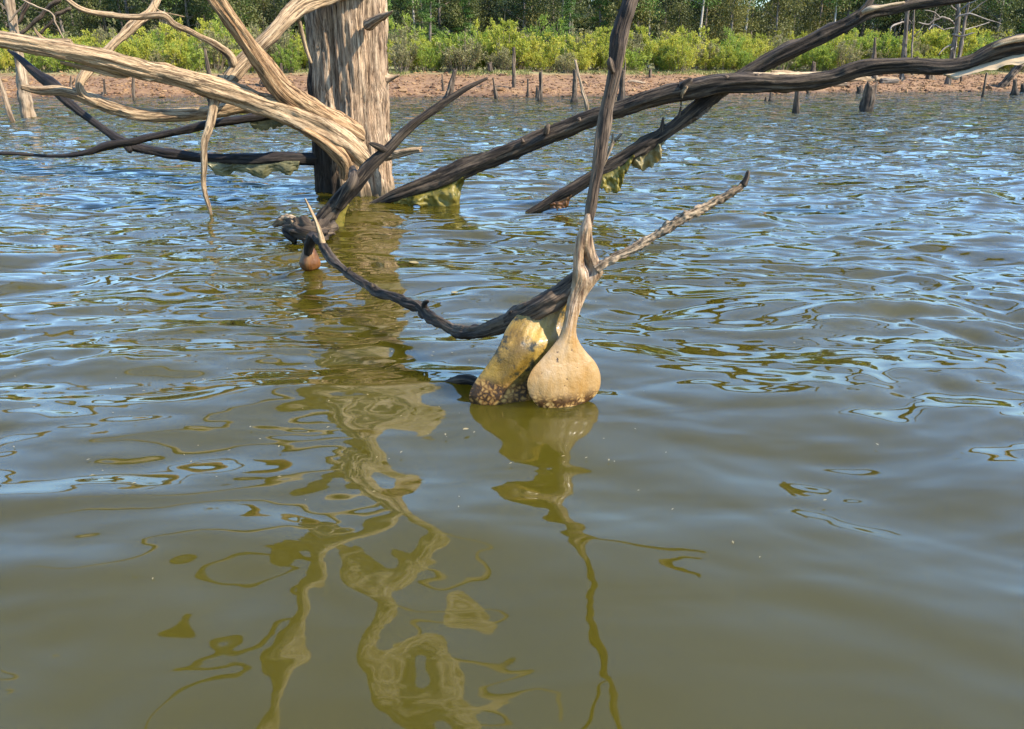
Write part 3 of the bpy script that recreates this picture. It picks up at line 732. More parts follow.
sheet('splintered_slab', [(938, 74, d1 - .80), (960, 70, d1 - .84), (985, 62, d1 - .88), (1010, 54, d1 - .92), (1060, 48, d1 - .97), (1110, 44, d1 - 1.0)], [(944, 75, d1 - .84), (955, 79, d1 - .92), (975, 74, d1 - .97), (1000, 68, d1 - 1.02), (1040, 62, d1 - 1.08), (1110, 58, d1 - 1.1)], M_splint, r1, thick=.035, seed=21, bulge=.02, nu=60)
sheet('mossy_film', [(395, 198, d1 - .03), (430, 187, d1 - .07), (466, 172, d1 - .1)], [(393, 205, d1 - .05), (412, 206, d1 - .1), (430, 209, d1 - .14), (448, 209, d1 - .14), (459, 207, d1 - .12), (461, 190, d1 - .11), (466, 178, d1 - .1)], M_film_moss, r1, thick=.03, seed=23, bulge=.05, nu=60)
d2 = water_d(209)
r2 = thing('forked_limb', 'dark limb slanting up and forking at upper right, hung with ragged films', 'limb', (*P(540, 208, d2)[0][:2], -.25))
wood('stem', [(500, 228, d2 + .05, 8), (540, 207, d2, 10), (570, 190, d2 - .02, 13), (610, 166, d2 - .04, 15), (640, 149, d2 - .06, 17), (668, 131, d2 - .08, 15), (700, 106, d2 - .1, 16), (722, 91, d2 - .12, 14), (745, 75, d2 - .14, 12), (780, 55, d2 - .18, 15), (820, 36, d2 - .22, 15), (850, 22, d2 - .25, 14), (867, 13, d2 - .28, 14), (890, 10, d2 - .3, 10), (920, 3, d2 - .33, 10), (965, -2, d2 - .36, 9), (1010, -14, d2 - .4, 7)], M_dark, r2, seg=36, res=.012, flute=.2, knots=22)
wood('fork', [(858, 17, d2 - .27, 11), (866, 8, d2 - .28, 9), (874, -6, d2 - .26, 8), (880, -30, d2 - .2, 7)], M_dark, r2, seg=20, res=.012)
wood('splinter', [(862, 13, d2 - .33, 4), (870, 10, d2 - .35, 7), (884, 6, d2 - .37, 4), (905, 2, d2 - .38, 3)], M_splint, r2, seg=12, res=.01)
wood('spur', [(660, 136, d2 - .09, 9), (662, 127, d2 - .1, 6), (663, 117, d2 - .1, 2)], M_dark, r2, seg=12, res=.006)
wood('spur', [(678, 124, d2 - .09, 7), (680, 113, d2 - .1, 4), (681, 106, d2 - .1, 2)], M_dark, r2, seg=12, res=.006)
wood('spur', [(828, 30, d2 - .24, 4), (829, 26, d2 - .24, 2)], M_dark, r2, seg=10, res=.006)
wood('twig', [(603, 165, d2 - .06, 5), (609, 152, d2 - .07, 4.5), (614, 142, d2 - .07, 4), (622, 134, d2 - .06, 3)], M_lichen, r2, seg=12, res=.006)
wood('twig', [(612, 146, d2 - .07, 4), (613, 138, d2 - .07, 3), (613, 133, d2 - .07, 2)], M_lichen, r2, seg=10, res=.006)
sheet('mossy_film', [(595, 176, d2 - .04), (632, 152, d2 - .06)], [(592, 186, d2 - .06), (605, 191, d2 - .1), (620, 191, d2 - .1), (623, 180, d2 - .09), (628, 168, d2 - .08), (634, 157, d2 - .07)], M_film_moss, r2, thick=.035, seed=31, bulge=.04)
sheet('pale_film', [(628, 155, d2 - .06), (675, 126, d2 - .08)], [(632, 164, d2 - .08), (645, 172, d2 - .1), (652, 168, d2 - .1), (661, 158, d2 - .1), (662, 146, d2 - .1), (672, 132, d2 - .08)], M_film_pale, r2, thick=.006, seed=33, bulge=.03)
sheet('bark_flap', [(672, 128, d2 - .08), (724, 91, d2 - .12)], [(676, 126, d2 - .1), (688, 124, d2 - .12), (694, 120, d2 - .12), (706, 113, d2 - .13), (712, 104, d2 - .13), (727, 91, d2 - .12)], M_stem, r2, thick=.02, seed=35, bulge=.02)
sheet('brown_film', [(548, 202, d2 - .01), (572, 190, d2 - .02)], [(550, 208, d2 - .02), (560, 209, d2 - .04), (568, 208, d2 - .04), (570, 198, d2 - .03)], M_film_brown, r2, thick=.03, seed=37, bulge=.02, nu=24)

# ------------------------------------------------------------------ stumps and poles along the shore
def stump(label, top, base, w_top, w_base, name='tree_stump', cat='stump', group='stumps along the far waterline', mat=None, d=None, flare=1.25, extra=(), tip='broken'):
    d = water_d(base[1]) if d is None else d
    b_, t_ = P(base[0], base[1], d)
    gz = min(0.0, float(ground_z([b_[0]], [b_[1]])[0])) if b_[2] < .03 else b_[2]
    o = thing(name, label, cat, (b_[0], b_[1], gz - .02), group)
    k = t_ / FPX
    T_, _ = P(top[0], top[1], d)
    mid = b_ * .5 + T_ * .5
    lo = b_ + (b_ - T_) / max(.2, T_[2] - b_[2]) * min(.5, .15 + b_[2] - gz if gz < b_[2] else .12)
    pts = [(*lo, w_base * k / 2 * flare), (*(b_ * .97 + T_ * .03), w_base * k / 2 * flare), (*(b_ * .8 + T_ * .2), w_base * k / 2), (*mid, (w_base * .45 + w_top * .55) * k / 2), (*T_, w_top * k / 2)]
    pts = [(*p_[:3], p_[3] * 1.15) for p_ in pts]
    wood('trunk', pts, mat or M_stump, o, px=False, seg=18, res=max(.04, .01 * d / 10), tip=tip, flute=.25, rough=.3, knots=3)
    for nm, e in extra:
        wood(nm, [(x, y, d, w) for x, y, w in e], mat or M_stump, o, seg=10, res=.06, tip='round', knots=2)
    return o
stump('thin black spike stump by the bank, between the two left limbs', (104, 79), (105, 97), 1.5, 3.5, flare=1.5)
stump('thin twisted dead stem at the bank below the big bleached limb', (133, 73), (134, 101), 2, 3, flare=1)
stump('short forked twig stump on the red bank behind the curled branch', (71, 76), (71, 88), 1, 3, d=37.6, extra=(('prong', [(70, 86, 2), (74, 81, 1.5), (75, 77, 1)]),))
stump('thin stake leaning right at the far left edge of the lake', (-2, 74), (12, 121), 3, 5, name='stake', cat='stake', group=None, mat=M_pole, flare=1)
stump('pointed broken pole rising behind the big bleached limb left of the trunk', (205, 49), (213, 106), 2, 7, mat=M_stump, name='broken_pole', cat='pole', group=None, flare=1)
stump('squat stump half dark half pale, behind the hanging branch', (225, 88), (226, 106), 5, 8)
stump('grey stump with spreading roots on the bank left of the large trunk', (264, 41), (265, 83), 2.5, 4.5, d=38.5, flare=1.5, extra=(('root', [(264, 76, 3), (261, 82, 3), (259, 86, 2)]), ('root', [(265, 76, 3), (271, 83, 3), (276, 85, 2)])))
stump('low pale stub on the bank just left of the large trunk', (281, 64), (281, 74), 2, 2.5, d=41)
stump('slim spike beside the tapered stump right of the large trunk', (442, 75), (444, 96), 1.2, 3)
stump('dark tapered stump with a broad foot behind the slanting branch tip', (455, 70), (449, 101), 3, 7, flare=1.4)
stump('thin slightly curved stick standing in water right of the branch tip', (493, 78), (497, 99), 1.5, 3, flare=1)
stump('tallest straight pole of the waterline, left of the near stem', (514, 48), (514, 96), 2.5, 3.5, flare=1.5, name='dead_pole', cat='pole')
stump('brown rounded stump at the foot of the shrubs', (489, 63), (490, 72), 3.5, 4.5, d=42.5, flare=1.1)
stump('thinnest short stake in the row of waterline stumps', (528, 79), (528, 97), 1.6, 2.2)
stump('low dark stub close against a taller grey stump', (537, 87), (537, 98), 2, 3)
stump('grey stump with a low stub touching its left side', (541, 72), (540, 101), 3, 4)
stump('dark square topped post standing beside a leaning stick', (575, 70), (574, 103), 4, 4.8, name='post_stump')
stump('pale stick leaning left against the sky of shrubs beside a dark post', (575, 60), (588, 112), 1.8, 3.2, name='leaning_stick', cat='stick', group=None, mat=M_pole, flare=1)
stump('ragged stump just right of the near upright stem', (623, 70), (621, 101), 3, 7, flare=1.3, extra=(('prong', [(624, 80, 3), (625, 66, 2), (625, 57, 1)]),))
stump('stump with a flared foot on the bank edge above the long dark limb', (650, 70), (649, 93), 2.5, 5, flare=1.6)
stump('small dark peg in the water left of the round stump', (771, 93), (771, 101), 2, 3)
stump('tiny peg barely out of the water', (766, 97), (766, 101), 1, 1.6)
stump('slender tapered stump standing in water below the long dark limb', (798, 82), (796, 113), 3, 5, flare=1.1)
stump('tiny dark block at the waterline between two stumps', (808, 89), (808, 94), 3, 3)
stump('thick charred stump leaning right in the water, pale on one side', (871, 86), (866, 111), 10, 10.5, flare=1.0)
stump('small dark block stump left of the thick charred stump', (860, 87), (860, 93), 4, 5)
stump('sharp pointed snag on the bank above the thick charred stump', (875, 38), (873, 86), 1.5, 8, d=47.5, name='pointed_snag', cat='snag', flare=1, group=None)
stump('squat grey stump on the bank between two dead trees', (929, 68), (930, 83), 5, 7, d=49.5)
stump('thin dark stick upright at right of the twin dead trees', (961, 74), (961, 88), 1.6, 2.2, d=48.2)
stump('stick slanting left from the water near the right edge', (987, 73), (982, 97), 1.6, 2.2, flare=1)
stump('stocky dark stump in the water at far right', (1015, 80), (1015, 95), 3, 5)
stump('last short stump at the right edge of the photo', (1023, 84), (1023, 92), 3, 4)
stump('thick log leaning right out of the water near the right edge', (1020, 64), (997, 91), 6, 7, name='leaning_log', cat='log', group=None, flare=1, extra=(('prong', [(1012, 72, 4), (1010, 78, 4), (1008, 87, 3)]),))
stump('dark rounded stump among shrubs right of the rising forked limb', (814, 62), (813, 74), 3, 6, d=49)

# standing dead trees
dl = water_d(117)
o = stump('slim dead tree standing in the lake at the far left, thin bare twigs', (2, -40), (28, 117), 7.5, 9.5, name='dead_tree', cat='tree', group='small standing dead trees', mat=M_pole, d=dl, flare=1.1)
for nm, e in (('branch', [(8, 27, 3), (18, 22, 3.5), (25, 10, 4), (33, -8, 3)]), ('branch', [(14, -4, 2), (35, 6, 2), (52, 13, 2), (56, 24, 2), (64, 40, 1.5)]), ('branch', [(8, 22, 2), (24, 4, 2), (34, -10, 2)]), ('branch', [(20, 34, 4), (40, 16, 5), (62, -2, 5)]), ('branch', [(0, 3, 2), (6, 10, 2)]), ('branch', [(42, 34, 3), (54, 20, 3), (58, 14, 4), (72, 8, 4)])):
    wood(nm, [(x, y, dl + (1.2 if w > 2.5 else -.3), w) for x, y, w in e], M_stem if e[0][2] > 2.5 else M_pole, o, seg=10, res=.05, wob=.8)
def dead_tree(label, pts, d, brs, mat):
    b_, t_ = P(pts[0][0], pts[0][1], d)
    o = thing('dead_tree', label, 'tree', (b_[0], b_[1], b_[2] - .1), 'small standing dead trees')
    top = pts[-1]
    wood('trunk', [(x, y, d, w) for x, y, w in pts], mat, o, seg=16, res=.12, flute=.25, knots=6)
    for e in brs:
        wood('branch', [(x, y, d + dd, w) for x, y, w, dd in e], M_greybark2, o, seg=8, res=.1, wob=.9, knots=2)
    return o
M_greybark2 = wood_mat('grey_branch_wood', (.09, .07, .055), (.20, .165, .13), (.32, .27, .22), scale=.25)
M_snag = wood_mat('dark_snag_wood', (.03, .024, .018), (.11, .085, .065), (.24, .195, .15), scale=.25)
dead_tree('straight bare dead tree on the right bank, dark with one curved side branch', [(901, 89, 7), (903, 70, 6), (905, 40, 5), (907, 9, 4.5), (908, -40, 4)], 48.6, [[(905, 22, 2, 0), (898, 23, 2, -.4), (892, 26, 2, -.6), (890, 33, 1.4, -.7)], [(906, 14, 1.5, 0), (914, 6, 1.4, .4), (922, -8, 1.2, .5)]], M_snag)
dead_tree('grey dead tree on the right bank with pale crooked antler branches', [(946, 92, 8), (950, 76, 6), (953, 50, 5), (957, 25, 5), (958, 0, 4.5), (956, -40, 3)], 47.8,
          [[(955, 24, 2, 0), (948, 19, 2, -.4), (940, 18, 2, -.6), (928, 24, 1.6, -.8), (918, 22, 1, -1)], [(956, 20, 2.5, 0), (962, 15, 2.2, -.3), (970, 14, 2, -.5), (982, 18, 1.5, -.6), (1002, 24, 1, -.8)],
           [(953, 34, 2.2, 0), (962, 36, 2, -.3), (975, 33, 1.6, -.6)], [(951, 46, 2, 0), (956, 47, 1.8, .1), (950, 50, 1.6, -.3)], [(957, 10, 2, 0), (950, 3, 1.6, -.3), (946, -8, 1.2, -.4)], [(957, 14, 2, 0), (966, 5, 1.8, -.2), (976, 0, 1.4, -.4), (984, -12, 1, -.5)], [(944, 30, 1.4, -.2), (934, 25, 1.2, -.4), (928, 30, 1, -.6)], [(951, 45, 2, -.1), (942, 50, 1.4, -.3), (938, 56, 1, -.4)], [(940, 18, 1.4, -.6), (934, 12, 1.2, -.7), (924, 10, 1, -.8)]], M_snag)
dead_tree('slimmer twin dead tree close behind the antler branched one', [(953, 90, 6), (957, 72, 4.5), (961, 45, 4), (965, 20, 3.5), (969, 0, 3), (974, -40, 2)], 49.2, [[(963, 30, 1.6, 0), (972, 28, 1.3, .3), (990, 22, 1, .5)], [(966, 16, 1.6, 0), (976, 8, 1.3, -.2), (990, -2, 1, -.3)], [(962, 34, 1.4, 0), (954, 28, 1.2, -.3), (944, 30, .9, -.4)]], M_snag)
dead_tree('thin grey dead sapling behind the straight bare tree', [(912, 80, 2.5), (912, 50, 2), (914, 10, 1.8), (915, -30, 1.4)], 51, [[(913, 36, 1.2, 0), (920, 30, 1.1, 0), (926, 20, .9, 0)], [(913, 24, 1, 0), (906, 18, .9, 0)]], M_snag)
# driftwood lying on the right bank
def log(label, pts, d, mat, cat='log'):
    c0, _ = P(*pts[0][:2], d)
    x0, y0, w0 = pts[0]
    o = thing('driftwood_log', label, cat, (c0[0], c0[1], float(ground_z([c0[0]], [c0[1]])[0])), 'driftwood on the right bank')
    wp = []
    for x, y, w in pts:
        p, t = P(x, y, d)
        g_ = float(ground_z([p[0]], [p[1]])[0])
        r = w / 2 / FPX * t
        wp.append((p[0], p[1], g_ + r * .7, r))
    wood('log_stem', wp, mat, o, px=False, seg=16, res=.08, tip='broken', flute=.25)
log('long pale driftwood log lying below the pointed snag', [(828, 84, 3), (850, 85, 5), (875, 85, 6), (896, 86, 4)], 47.4, M_bleach)
log('thick dark driftwood end beside the straight dead tree', [(880, 84, 6), (897, 86, 5)], 47.0, M_snag)
log('pale driftwood slab under the forked limb crossing', [(770, 76, 3), (790, 75, 5), (812, 74, 4)], 48.6, M_bleach)
log('second pale log low on the bank left of the charred stump', [(818, 88, 3), (832, 88, 5), (846, 87, 4)], 46.0, M_pole)
log('small driftwood piece on the left bank crest above the stumps', [(628, 72, 2), (636, 73, 3), (646, 72, 2)], 41.5, M_pole)

# ------------------------------------------------------------------ clods and grass on the bank
ICO = None
def icos():
    t = (1 + 5 ** .5) / 2
    v = np.array([(-1, t, 0), (1, t, 0), (-1, -t, 0), (1, -t, 0), (0, -1, t), (0, 1, t), (0, -1, -t), (0, 1, -t), (t, 0, -1), (t, 0, 1), (-t, 0, -1), (-t, 0, 1)], float)
    f = np.array([(0, 11, 5), (0, 5, 1), (0, 1, 7), (0, 7, 10), (0, 10, 11), (1, 5, 9), (5, 11, 4), (11, 10, 2), (10, 7, 6), (7, 1, 8), (3, 9, 4), (3, 4, 2), (3, 2, 6), (3, 6, 8), (3, 8, 9), (4, 9, 5), (2, 4, 11), (6, 2, 10), (8, 6, 7), (9, 8, 1)])
    return v / np.linalg.norm(v[0]), f
iv, if_ = icos()
n = 17000
cx = rng.uniform(-34, 46, n)
tt = rng.beta(1.0, 1.7, n) * 7.5 - .25
cy = shore_y(cx) + tt
cz = ground_z(cx, cy)
sz = np.exp(rng.normal(-3.5, .55, n)).clip(.016, .15)
jit = rng.normal(1, .28, (n, 12, 1)).clip(.45, 1.7)
ax = rng.uniform(.6, 1.5, (n, 1, 3)) * np.array([1.15, 1.0, .62])
v = iv[None] * jit * ax * sz[:, None, None]
rot = rng.uniform(0, 6.28, n)
cr, sr = np.cos(rot)[:, None], np.sin(rot)[:, None]
v = np.stack([v[..., 0] * cr - v[..., 1] * sr, v[..., 0] * sr + v[..., 1] * cr, v[..., 2]], -1)
v = v + np.stack([cx, cy, cz + sz * .15], 1)[:, None]
tr = if_[None] + (np.arange(n) * 12)[:, None, None]
o = link('soil_clods', mesh('soil_clods', v.reshape(-1, 3), None, tr.reshape(-1, 3), M_clod, smooth=False, facef=np.repeat(rng.uniform(0, 1, n), 20)))
o['kind'] = 'stuff'
o['label'] = 'red brown clods and stones littering the bare bank'

def leaves(cen, length, width, up=.3, aim=None, g=rng):
    """diamond leaves at the centres; returns verts and quads"""
    n = len(cen)
    d = g.normal(0, 1, (n, 3))
    if aim is not None:
        d = d * .55 + aim
    d[:, 2] += up
    d /= np.linalg.norm(d, axis=1)[:, None]
    w = np.cross(d, g.normal(0, 1, (n, 3)))
    w /= np.linalg.norm(w, axis=1)[:, None]
    L = (length * g.uniform(.6, 1.35, n))[:, None]
    Wd = (width * g.uniform(.6, 1.35, n))[:, None]
    nn = np.cross(d, w) * L * .08
    v = np.stack([cen - d * L / 2, cen + w * Wd / 2 + nn, cen + d * L / 2, cen - w * Wd / 2 + nn], 1)
    return v.reshape(-1, 3), np.arange(n * 4).reshape(n, 4)
n = 26000
cx = rng.uniform(-36, 50, n)
tt = 4.9 + rng.gamma(2.0, .9, n)
keep = fbm(np.stack([cx * .5, tt * .5, cx * 0], 1), 2, 12) + (tt - 5.8) * .35 > -.15
cx, tt = cx[keep], tt[keep]
cy = shore_y(cx) + tt
cz = ground_z(cx, cy)
h = rng.uniform(.06, .22, len(cx))
v, q = leaves(np.stack([cx, cy, cz + h * .4], 1), .22, .035, up=1.6)
o = link('bank_grass', mesh('bank_grass', v, q, None, M_grass, smooth=False, facef=rng.uniform(0, 1, len(q))))
o['kind'] = 'stuff'
o['label'] = 'short pale green grass along the bank crest'

# ------------------------------------------------------------------ shrubs
def simple_tube(p, r, seg=5):
    p, r = np.asarray(p, float), np.asarray(r, float)
    th = np.arange(seg) / seg * 2 * math.pi
    tan = np.gradient(p, axis=0)
    tan /= np.linalg.norm(tan, axis=1)[:, None]
    u = np.cross(tan, [.31, .94, .1]); u /= np.linalg.norm(u, axis=1)[:, None]
    w = np.cross(tan, u)
    v = p[:, None] + (u[:, None] * np.cos(th)[None, :, None] + w[:, None] * np.sin(th)[None, :, None]) * r[:, None, None]
    n = len(p)
    i, j = np.meshgrid(np.arange(n - 1), np.arange(seg), indexing='ij')
    q = np.stack([i * seg + j, i * seg + (j + 1) % seg, (i + 1) * seg + (j + 1) % seg, (i + 1) * seg + j], -1).reshape(-1, 4)
    return v.reshape(-1, 3), q
def jq(parts):
    vs, qs, o = [], [], 0
    for v, q in parts:
        vs.append(v); qs.append(q + o); o += len(v)
    return np.vstack(vs), np.vstack(qs)
def shrub_proto(seed, h, w, ns, nl, leafmat, bare=.15):
    g = np.random.default_rng(seed)
    tubes, cen, aims, tin = [], [], [], []
    for k in range(ns):
        a = g.uniform(0, 6.28)
        rr = w * math.sqrt(g.uniform(.02, 1))
        hh = h * g.uniform(.55, 1.05) * (1 - .35 * (rr / w) ** 2)
        tip = np.array([math.cos(a) * rr, math.sin(a) * rr, hh])
        base = np.array([math.cos(a) * rr * .35, math.sin(a) * rr * .35, -.1])
        ctl = np.array([math.cos(a) * rr * .7, math.sin(a) * rr * .7, hh * .5]) + g.normal(0, .08, 3)
        t = np.linspace(0, 1, 8)[:, None]
        p = base * (1 - t) ** 2 + 2 * ctl * t * (1 - t) + tip * t ** 2
        tubes.append(simple_tube(p, np.linspace(.018, .004, 8)))
        tone = g.normal(.5, .17)
        for _ in range(7):       # side sprays
            f = g.uniform(bare, 1) ** .8
            o = base * (1 - f) ** 2 + 2 * ctl * f * (1 - f) + tip * f ** 2
            dr = np.array([g.normal(), g.normal(), abs(g.normal()) * .9 + .35]); dr /= np.linalg.norm(dr)
            ln = g.uniform(.25, .55) * (1.1 - .5 * f)
            tubes.append(simple_tube(np.stack([o, o + dr * ln * .6, o + dr * ln]), [.006, .004, .002], 3))
            m_ = int(nl / ns / 7)
            s = g.uniform(.1, 1.05, m_)[:, None]
            cen.append(o + dr * ln * s + g.normal(0, .055, (m_, 3)))
            aims.append(np.repeat(dr[None] * .6, m_, 0))
            tin.append(np.clip(tone + g.normal(0, .16, m_), 0, 1))
    cen, aims, tin = np.vstack(cen), np.vstack(aims), np.concatenate(tin)
    v, q = leaves(cen, .125, .05, up=.15, aim=aims, g=g)
    tv, tq = jq(tubes)
    return mesh('foliage', v, q, None, leafmat, smooth=False, facef=tin), mesh('stem_cluster', tv, tq, None, M_twig)
SP = {'bright': [shrub_proto(1, 2.2, 1.15, 22, 3600, M_leaf_bright), shrub_proto(2, 1.9, 1.25, 20, 3400, M_leaf_bright)],
      'mid': [shrub_proto(3, 2.1, 1.15, 22, 3600, M_leaf_mid), shrub_proto(4, 1.7, 1.2, 20, 3000, M_leaf_mid)],
      'dull': [shrub_proto(5, 1.9, 1.1, 24, 2000, M_leaf_dull, .3), shrub_proto(6, 2.3, 1.0, 20, 1700, M_leaf_dull, .35)]}
SLAB = {'bright': 'yellow green leafy shrub in the thicket along the far bank', 'mid': 'fresh green leafy shrub in the thicket along the far bank', 'dull': 'dull olive thinly leaved shrub in the thicket along the far bank'}
def place_shrub(x, t, kind, sc=1.0):
    y = float(shore_y([x])[0]) + t
    fo, stc = random.choice(SP[kind])
    o = thing('shrub', SLAB[kind], 'shrub', (x, y, float(ground_z([x], [y])[0]) - .03), kind + ' shrubs on the far bank')
    o.rotation_euler = (0, 0, random.uniform(0, 6.28))
    o.scale = (sc * random.uniform(.9, 1.15), sc * random.uniform(.9, 1.15), sc)
    link('foliage', fo, o)
    link('stem_cluster', stc, o)
nsh = 0
for row, (t0, step) in enumerate(((6.9, 1.3), (8.6, 1.45), (10.6, 1.65), (13.0, 2.2))):
    x = -32 - row
    while x < 44 + row * 2:
        k = random.choices(('bright', 'mid', 'dull'), ((.40, .33, .27) if x > -3 else (.36, .42, .22)))[0]
        low = .72 if row == 0 else 1.0
        place_shrub(x + random.uniform(-.5, .5), t0 + random.uniform(-.7, .7), k, low * random.uniform(.8, 1.45))
        x += step * random.uniform(.75, 1.2)
        nsh += 1

# ------------------------------------------------------------------ trees behind
def tree_proto(seed, h, cw, base, nl, leafmat, conifer=False, trunk_r=.17, bark=None):
    g = np.random.default_rng(seed)
    t = np.linspace(0, 1, 12)
    bend = np.stack([np.sin(t * 2.2 + g.uniform(0, 3)) * .25, np.sin(t * 1.7 + g.uniform(0, 3)) * .25, t * h - .2], 1)
    bend[:, :2] -= bend[0, :2]
    tubes = [simple_tube(bend, trunk_r * (1 - .85 * t) + .01, 10)]
    cen, tin = [], []
    nb = 34 if conifer else 26
    per = nl // nb
    for k in range(nb):
        f = base + (1 - base) * (k + g.uniform(0, 1)) / nb
        o = np.array([np.interp(f, t, bend[:, c]) for c in range(3)])
        a = g.uniform(0, 6.28)
        if conifer:
            ln = cw * (1.02 - (f - base) / (1 - base)) * g.uniform(.75, 1.1) + .15
            dr = np.array([math.cos(a), math.sin(a), -.08 + .25 * f])
        else:
            prof = math.sin(math.pi * min(1, max(.05, (f - base) / (1 - base) * .85 + .15))) ** .6
            ln = cw * prof * g.uniform(.6, 1.15)
            dr = np.array([math.cos(a), math.sin(a), g.uniform(.1, .6)])
        s3 = np.linspace(0, 1, 5)[:, None]
        p = o + dr * ln * s3 + np.array([0, 0, -.18 if conifer else .12]) * ln * s3 ** 2 + g.normal(0, .04, (5, 3)) * s3
        tubes.append(simple_tube(p, trunk_r * .32 * (1 - f * .6) * np.linspace(1, .2, 5), 5))
        tone = g.normal(.48, .2)
        for c_ in range(5):
            s = g.uniform(.25, 1.05)
            q0 = o + dr * ln * s + np.array([0, 0, -.18 if conifer else .12]) * ln * s * s + (0 if conifer else g.normal(0, .35, 3))
            m_ = per // 5
            sp = np.array([.26, .26, .10]) if conifer else np.array([.36, .36, .26])
            cen.append(q0 + g.normal(0, 1, (m_, 3)) * sp)
            tin.append(np.clip(tone + g.normal(0, .08) + g.normal(0, .12, m_), 0, 1))
    cen, tin = np.vstack(cen), np.concatenate(tin)
    v, q = leaves(cen, .24 if conifer else .22, .07 if conifer else .13, up=.1, g=g)
    tv, tq = jq(tubes)
    return mesh('crown', v, q, None, leafmat, smooth=False, facef=tin), mesh('trunk', tv, tq, None, bark or M_bark)
TP = {'dark': [tree_proto(11, 12, 2.6, .12, 5200, M_leaf_tree), tree_proto(12, 10.5, 2.3, .18, 4800, M_leaf_tree)],
      'olive': [tree_proto(13, 9.5, 2.3, .12, 4800, M_leaf_tree2), tree_proto(14, 7.5, 2.0, .10, 4200, M_leaf_tree2)],
      'conifer': [tree_proto(15, 8.5, 2.0, .07, 5600, M_needle, True), tree_proto(16, 6.0, 1.7, .05, 5000, M_needle, True)],
      'tall': [tree_proto(17, 13, 2.0, .52, 3600, M_leaf_tree, False, .16), tree_proto(18, 12, 1.8, .45, 3200, M_needle, False, .13, M_greybark)]}
TLAB = {'dark': 'dark green broadleaf tree in the wood behind the shrubs', 'olive': 'olive green broadleaf tree in the wood behind the shrubs', 'conifer': 'bright green conical conifer rising behind the shrubs', 'tall': 'tall straight bare trunk tree with high crown in the wood'}
def place_tree(x, y, kind, sc=1.0):
    cr, trk = random.choice(TP[kind])
    o = thing('conifer' if kind == 'conifer' else 'woodland_tree', TLAB[kind], 'tree', (x, y, float(ground_z([x], [y])[0]) - .05), kind + ' trees behind the shrubs')
    o.rotation_euler = (0, 0, random.uniform(0, 6.28))
    sc *= .74
    o.scale = (sc, sc, sc * random.uniform(.85, 1.15))
    link('trunk', trk, o)
    link('crown', cr, o)
for px_, dd, kind, sc in ((400, 57, 'conifer', .9), (440, 56, 'conifer', 1.0), (470, 57, 'conifer', .8), (560, 55, 'conifer', .85), (590, 58, 'conifer', .9), (655, 56, 'olive', .8), (700, 56, 'olive', .85), (740, 58, 'olive', .9), (800, 62, 'dark', 1), (840, 63, 'dark', 1.05), (870, 62, 'dark', .95), (985, 62, 'dark', 1), (1015, 61, 'dark', .9), (265, 56, 'dark', .85), (235, 57, 'dark', .9), (20, 55, 'dark', .8), (620, 57, 'olive', .9), (385, 58, 'olive', .85)):
    place_tree((px_ - 512) / FPX * dd * 1.07, dd, kind, sc)
for row, (y0, st_) in enumerate(((58, 3.1), (62.5, 3.4), (68, 3.8), (75, 4.4))):
    x = -44 - row * 4
    while x < 60 + row * 4:
        yy = y0 + random.uniform(-1.6, 1.6) + max(0, float(shore_y([x])[0]) - 38) * .55
        k = random.choices(('dark', 'olive', 'conifer', 'tall'), ((.40, .2, .1, .30) if row < 2 else (.6, .2, .05, .15)))[0]
        place_tree(x + random.uniform(-1, 1), yy, k, random.uniform(.85, 1.15))
        x += st_ * random.uniform(.75, 1.25)
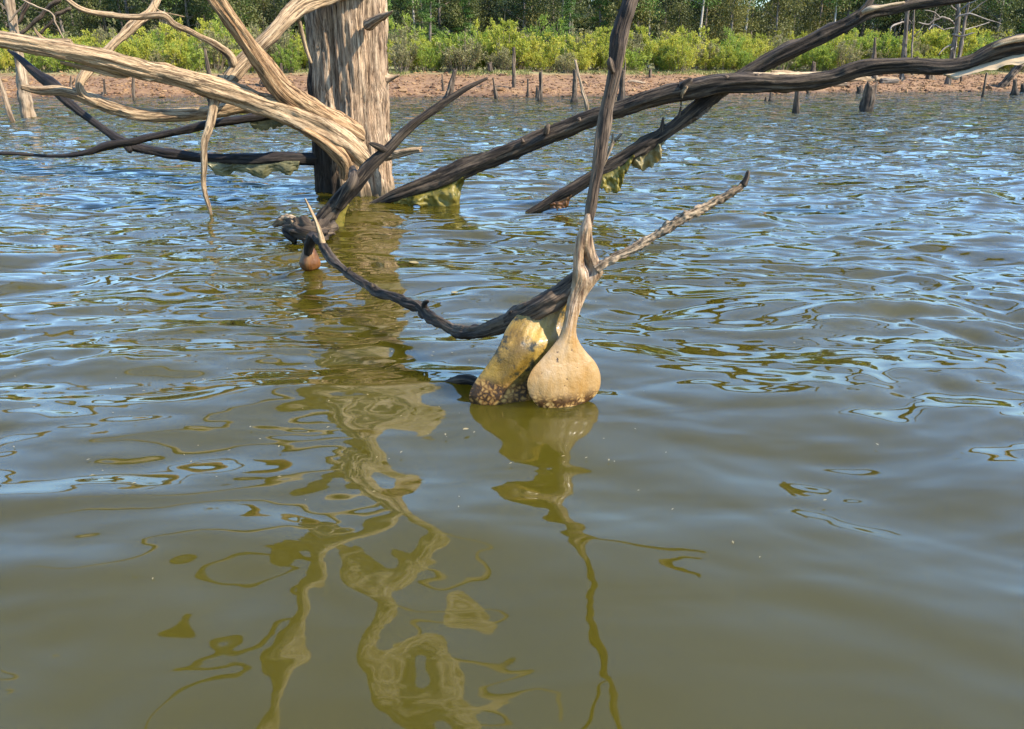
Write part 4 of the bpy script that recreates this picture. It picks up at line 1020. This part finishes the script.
# far wood that closes the gaps between the trees
n = 60000
cx = rng.uniform(-110, 120, n)
cy = 84 + rng.uniform(0, 10, n) + np.abs(cx) * .05
lump = fbm(np.stack([cx * .16, cy * .2, cx * 0], 1), 3, 61)
cz = ground_z(cx, cy) + rng.uniform(0, 1, n) ** .8 * (7 + 2.0 * lump)
v, q = leaves(np.stack([cx, cy, cz], 1), 1.2, .9, up=.1)
o = link('far_wood', mesh('far_wood', v, q, None, M_leaf_tree, smooth=False, facef=np.clip(.35 + .3 * fbm(np.stack([cx * .5, cy * .3, cz * .6], 1), 2, 71) + rng.normal(0, .15, n), 0, 1)))
o['kind'] = 'stuff'
o['label'] = 'dark mass of woodland far behind the shrubs'

# ------------------------------------------------------------------ floating leaves
m, nt, b = new_mat('dry_leaf')
b.inputs['Base Color'].default_value = (.20, .15, .06, 1)
b.inputs['Roughness'].default_value = .6
M_dry = m
for x, y, w, lab in ((455, 295, 9, 'pale dry leaf floating left of the swollen lobes'), (466, 432, 6, 'small dry leaf floating in front of the olive lobe'), (414, 265, 12, 'curled pale leaf floating behind the dark arm')):
    d = water_d(y)
    c, t = P(x, y, d)
    k = w / FPX * t
    pts = []
    nu = 9
    for s in np.linspace(0, 1, nu):
        hw = .32 * math.sin(math.pi * (s * .93 + .04)) ** .8
        for e in (-1, 0, 1):
            pts.append(((s - .5) * k, e * hw * k, .006 + (.012 * k * 8 * e * e + .03 * k * math.sin(s * 5))))
    qs = []
    for a in range(nu - 1):
        for e in range(2):
            qs.append((a * 3 + e, (a + 1) * 3 + e, (a + 1) * 3 + e + 1, a * 3 + e + 1))
    o = link('floating_leaf', mesh('floating_leaf', pts, qs, None, M_dry))
    o.location = (c[0], c[1], .004)
    o.rotation_euler = (0, 0, random.uniform(-.5, .5))
    tag(o, lab, 'leaf', 'leaves floating on the lake')

n = 420
rr, aa = 1.5 + rng.gamma(2.2, 1.1, n), rng.normal(R(-16), R(19), n)
fx, fy = np.sin(aa) * rr, np.cos(aa) * rr
ln = rng.uniform(.0025, .008, n)
th = rng.uniform(0, 6.28, n)
vv = []
for dx, dy, dz in ((-1, 0, 0), (0, -.4, .12), (1, 0, 0), (0, .4, .12)):
    vv.append(np.stack([fx + (dx * np.cos(th) - dy * np.sin(th)) * ln, fy + (dx * np.sin(th) + dy * np.cos(th)) * ln, .004 + dz * ln], 1))
vv = np.stack(vv, 1).reshape(-1, 3)
o = link('floating_flecks', mesh('floating_flecks', vv, np.arange(n * 4).reshape(n, 4), None, M_dry))
o['kind'] = 'stuff'
o['label'] = 'tiny plant flecks drifting on the calm water at left'
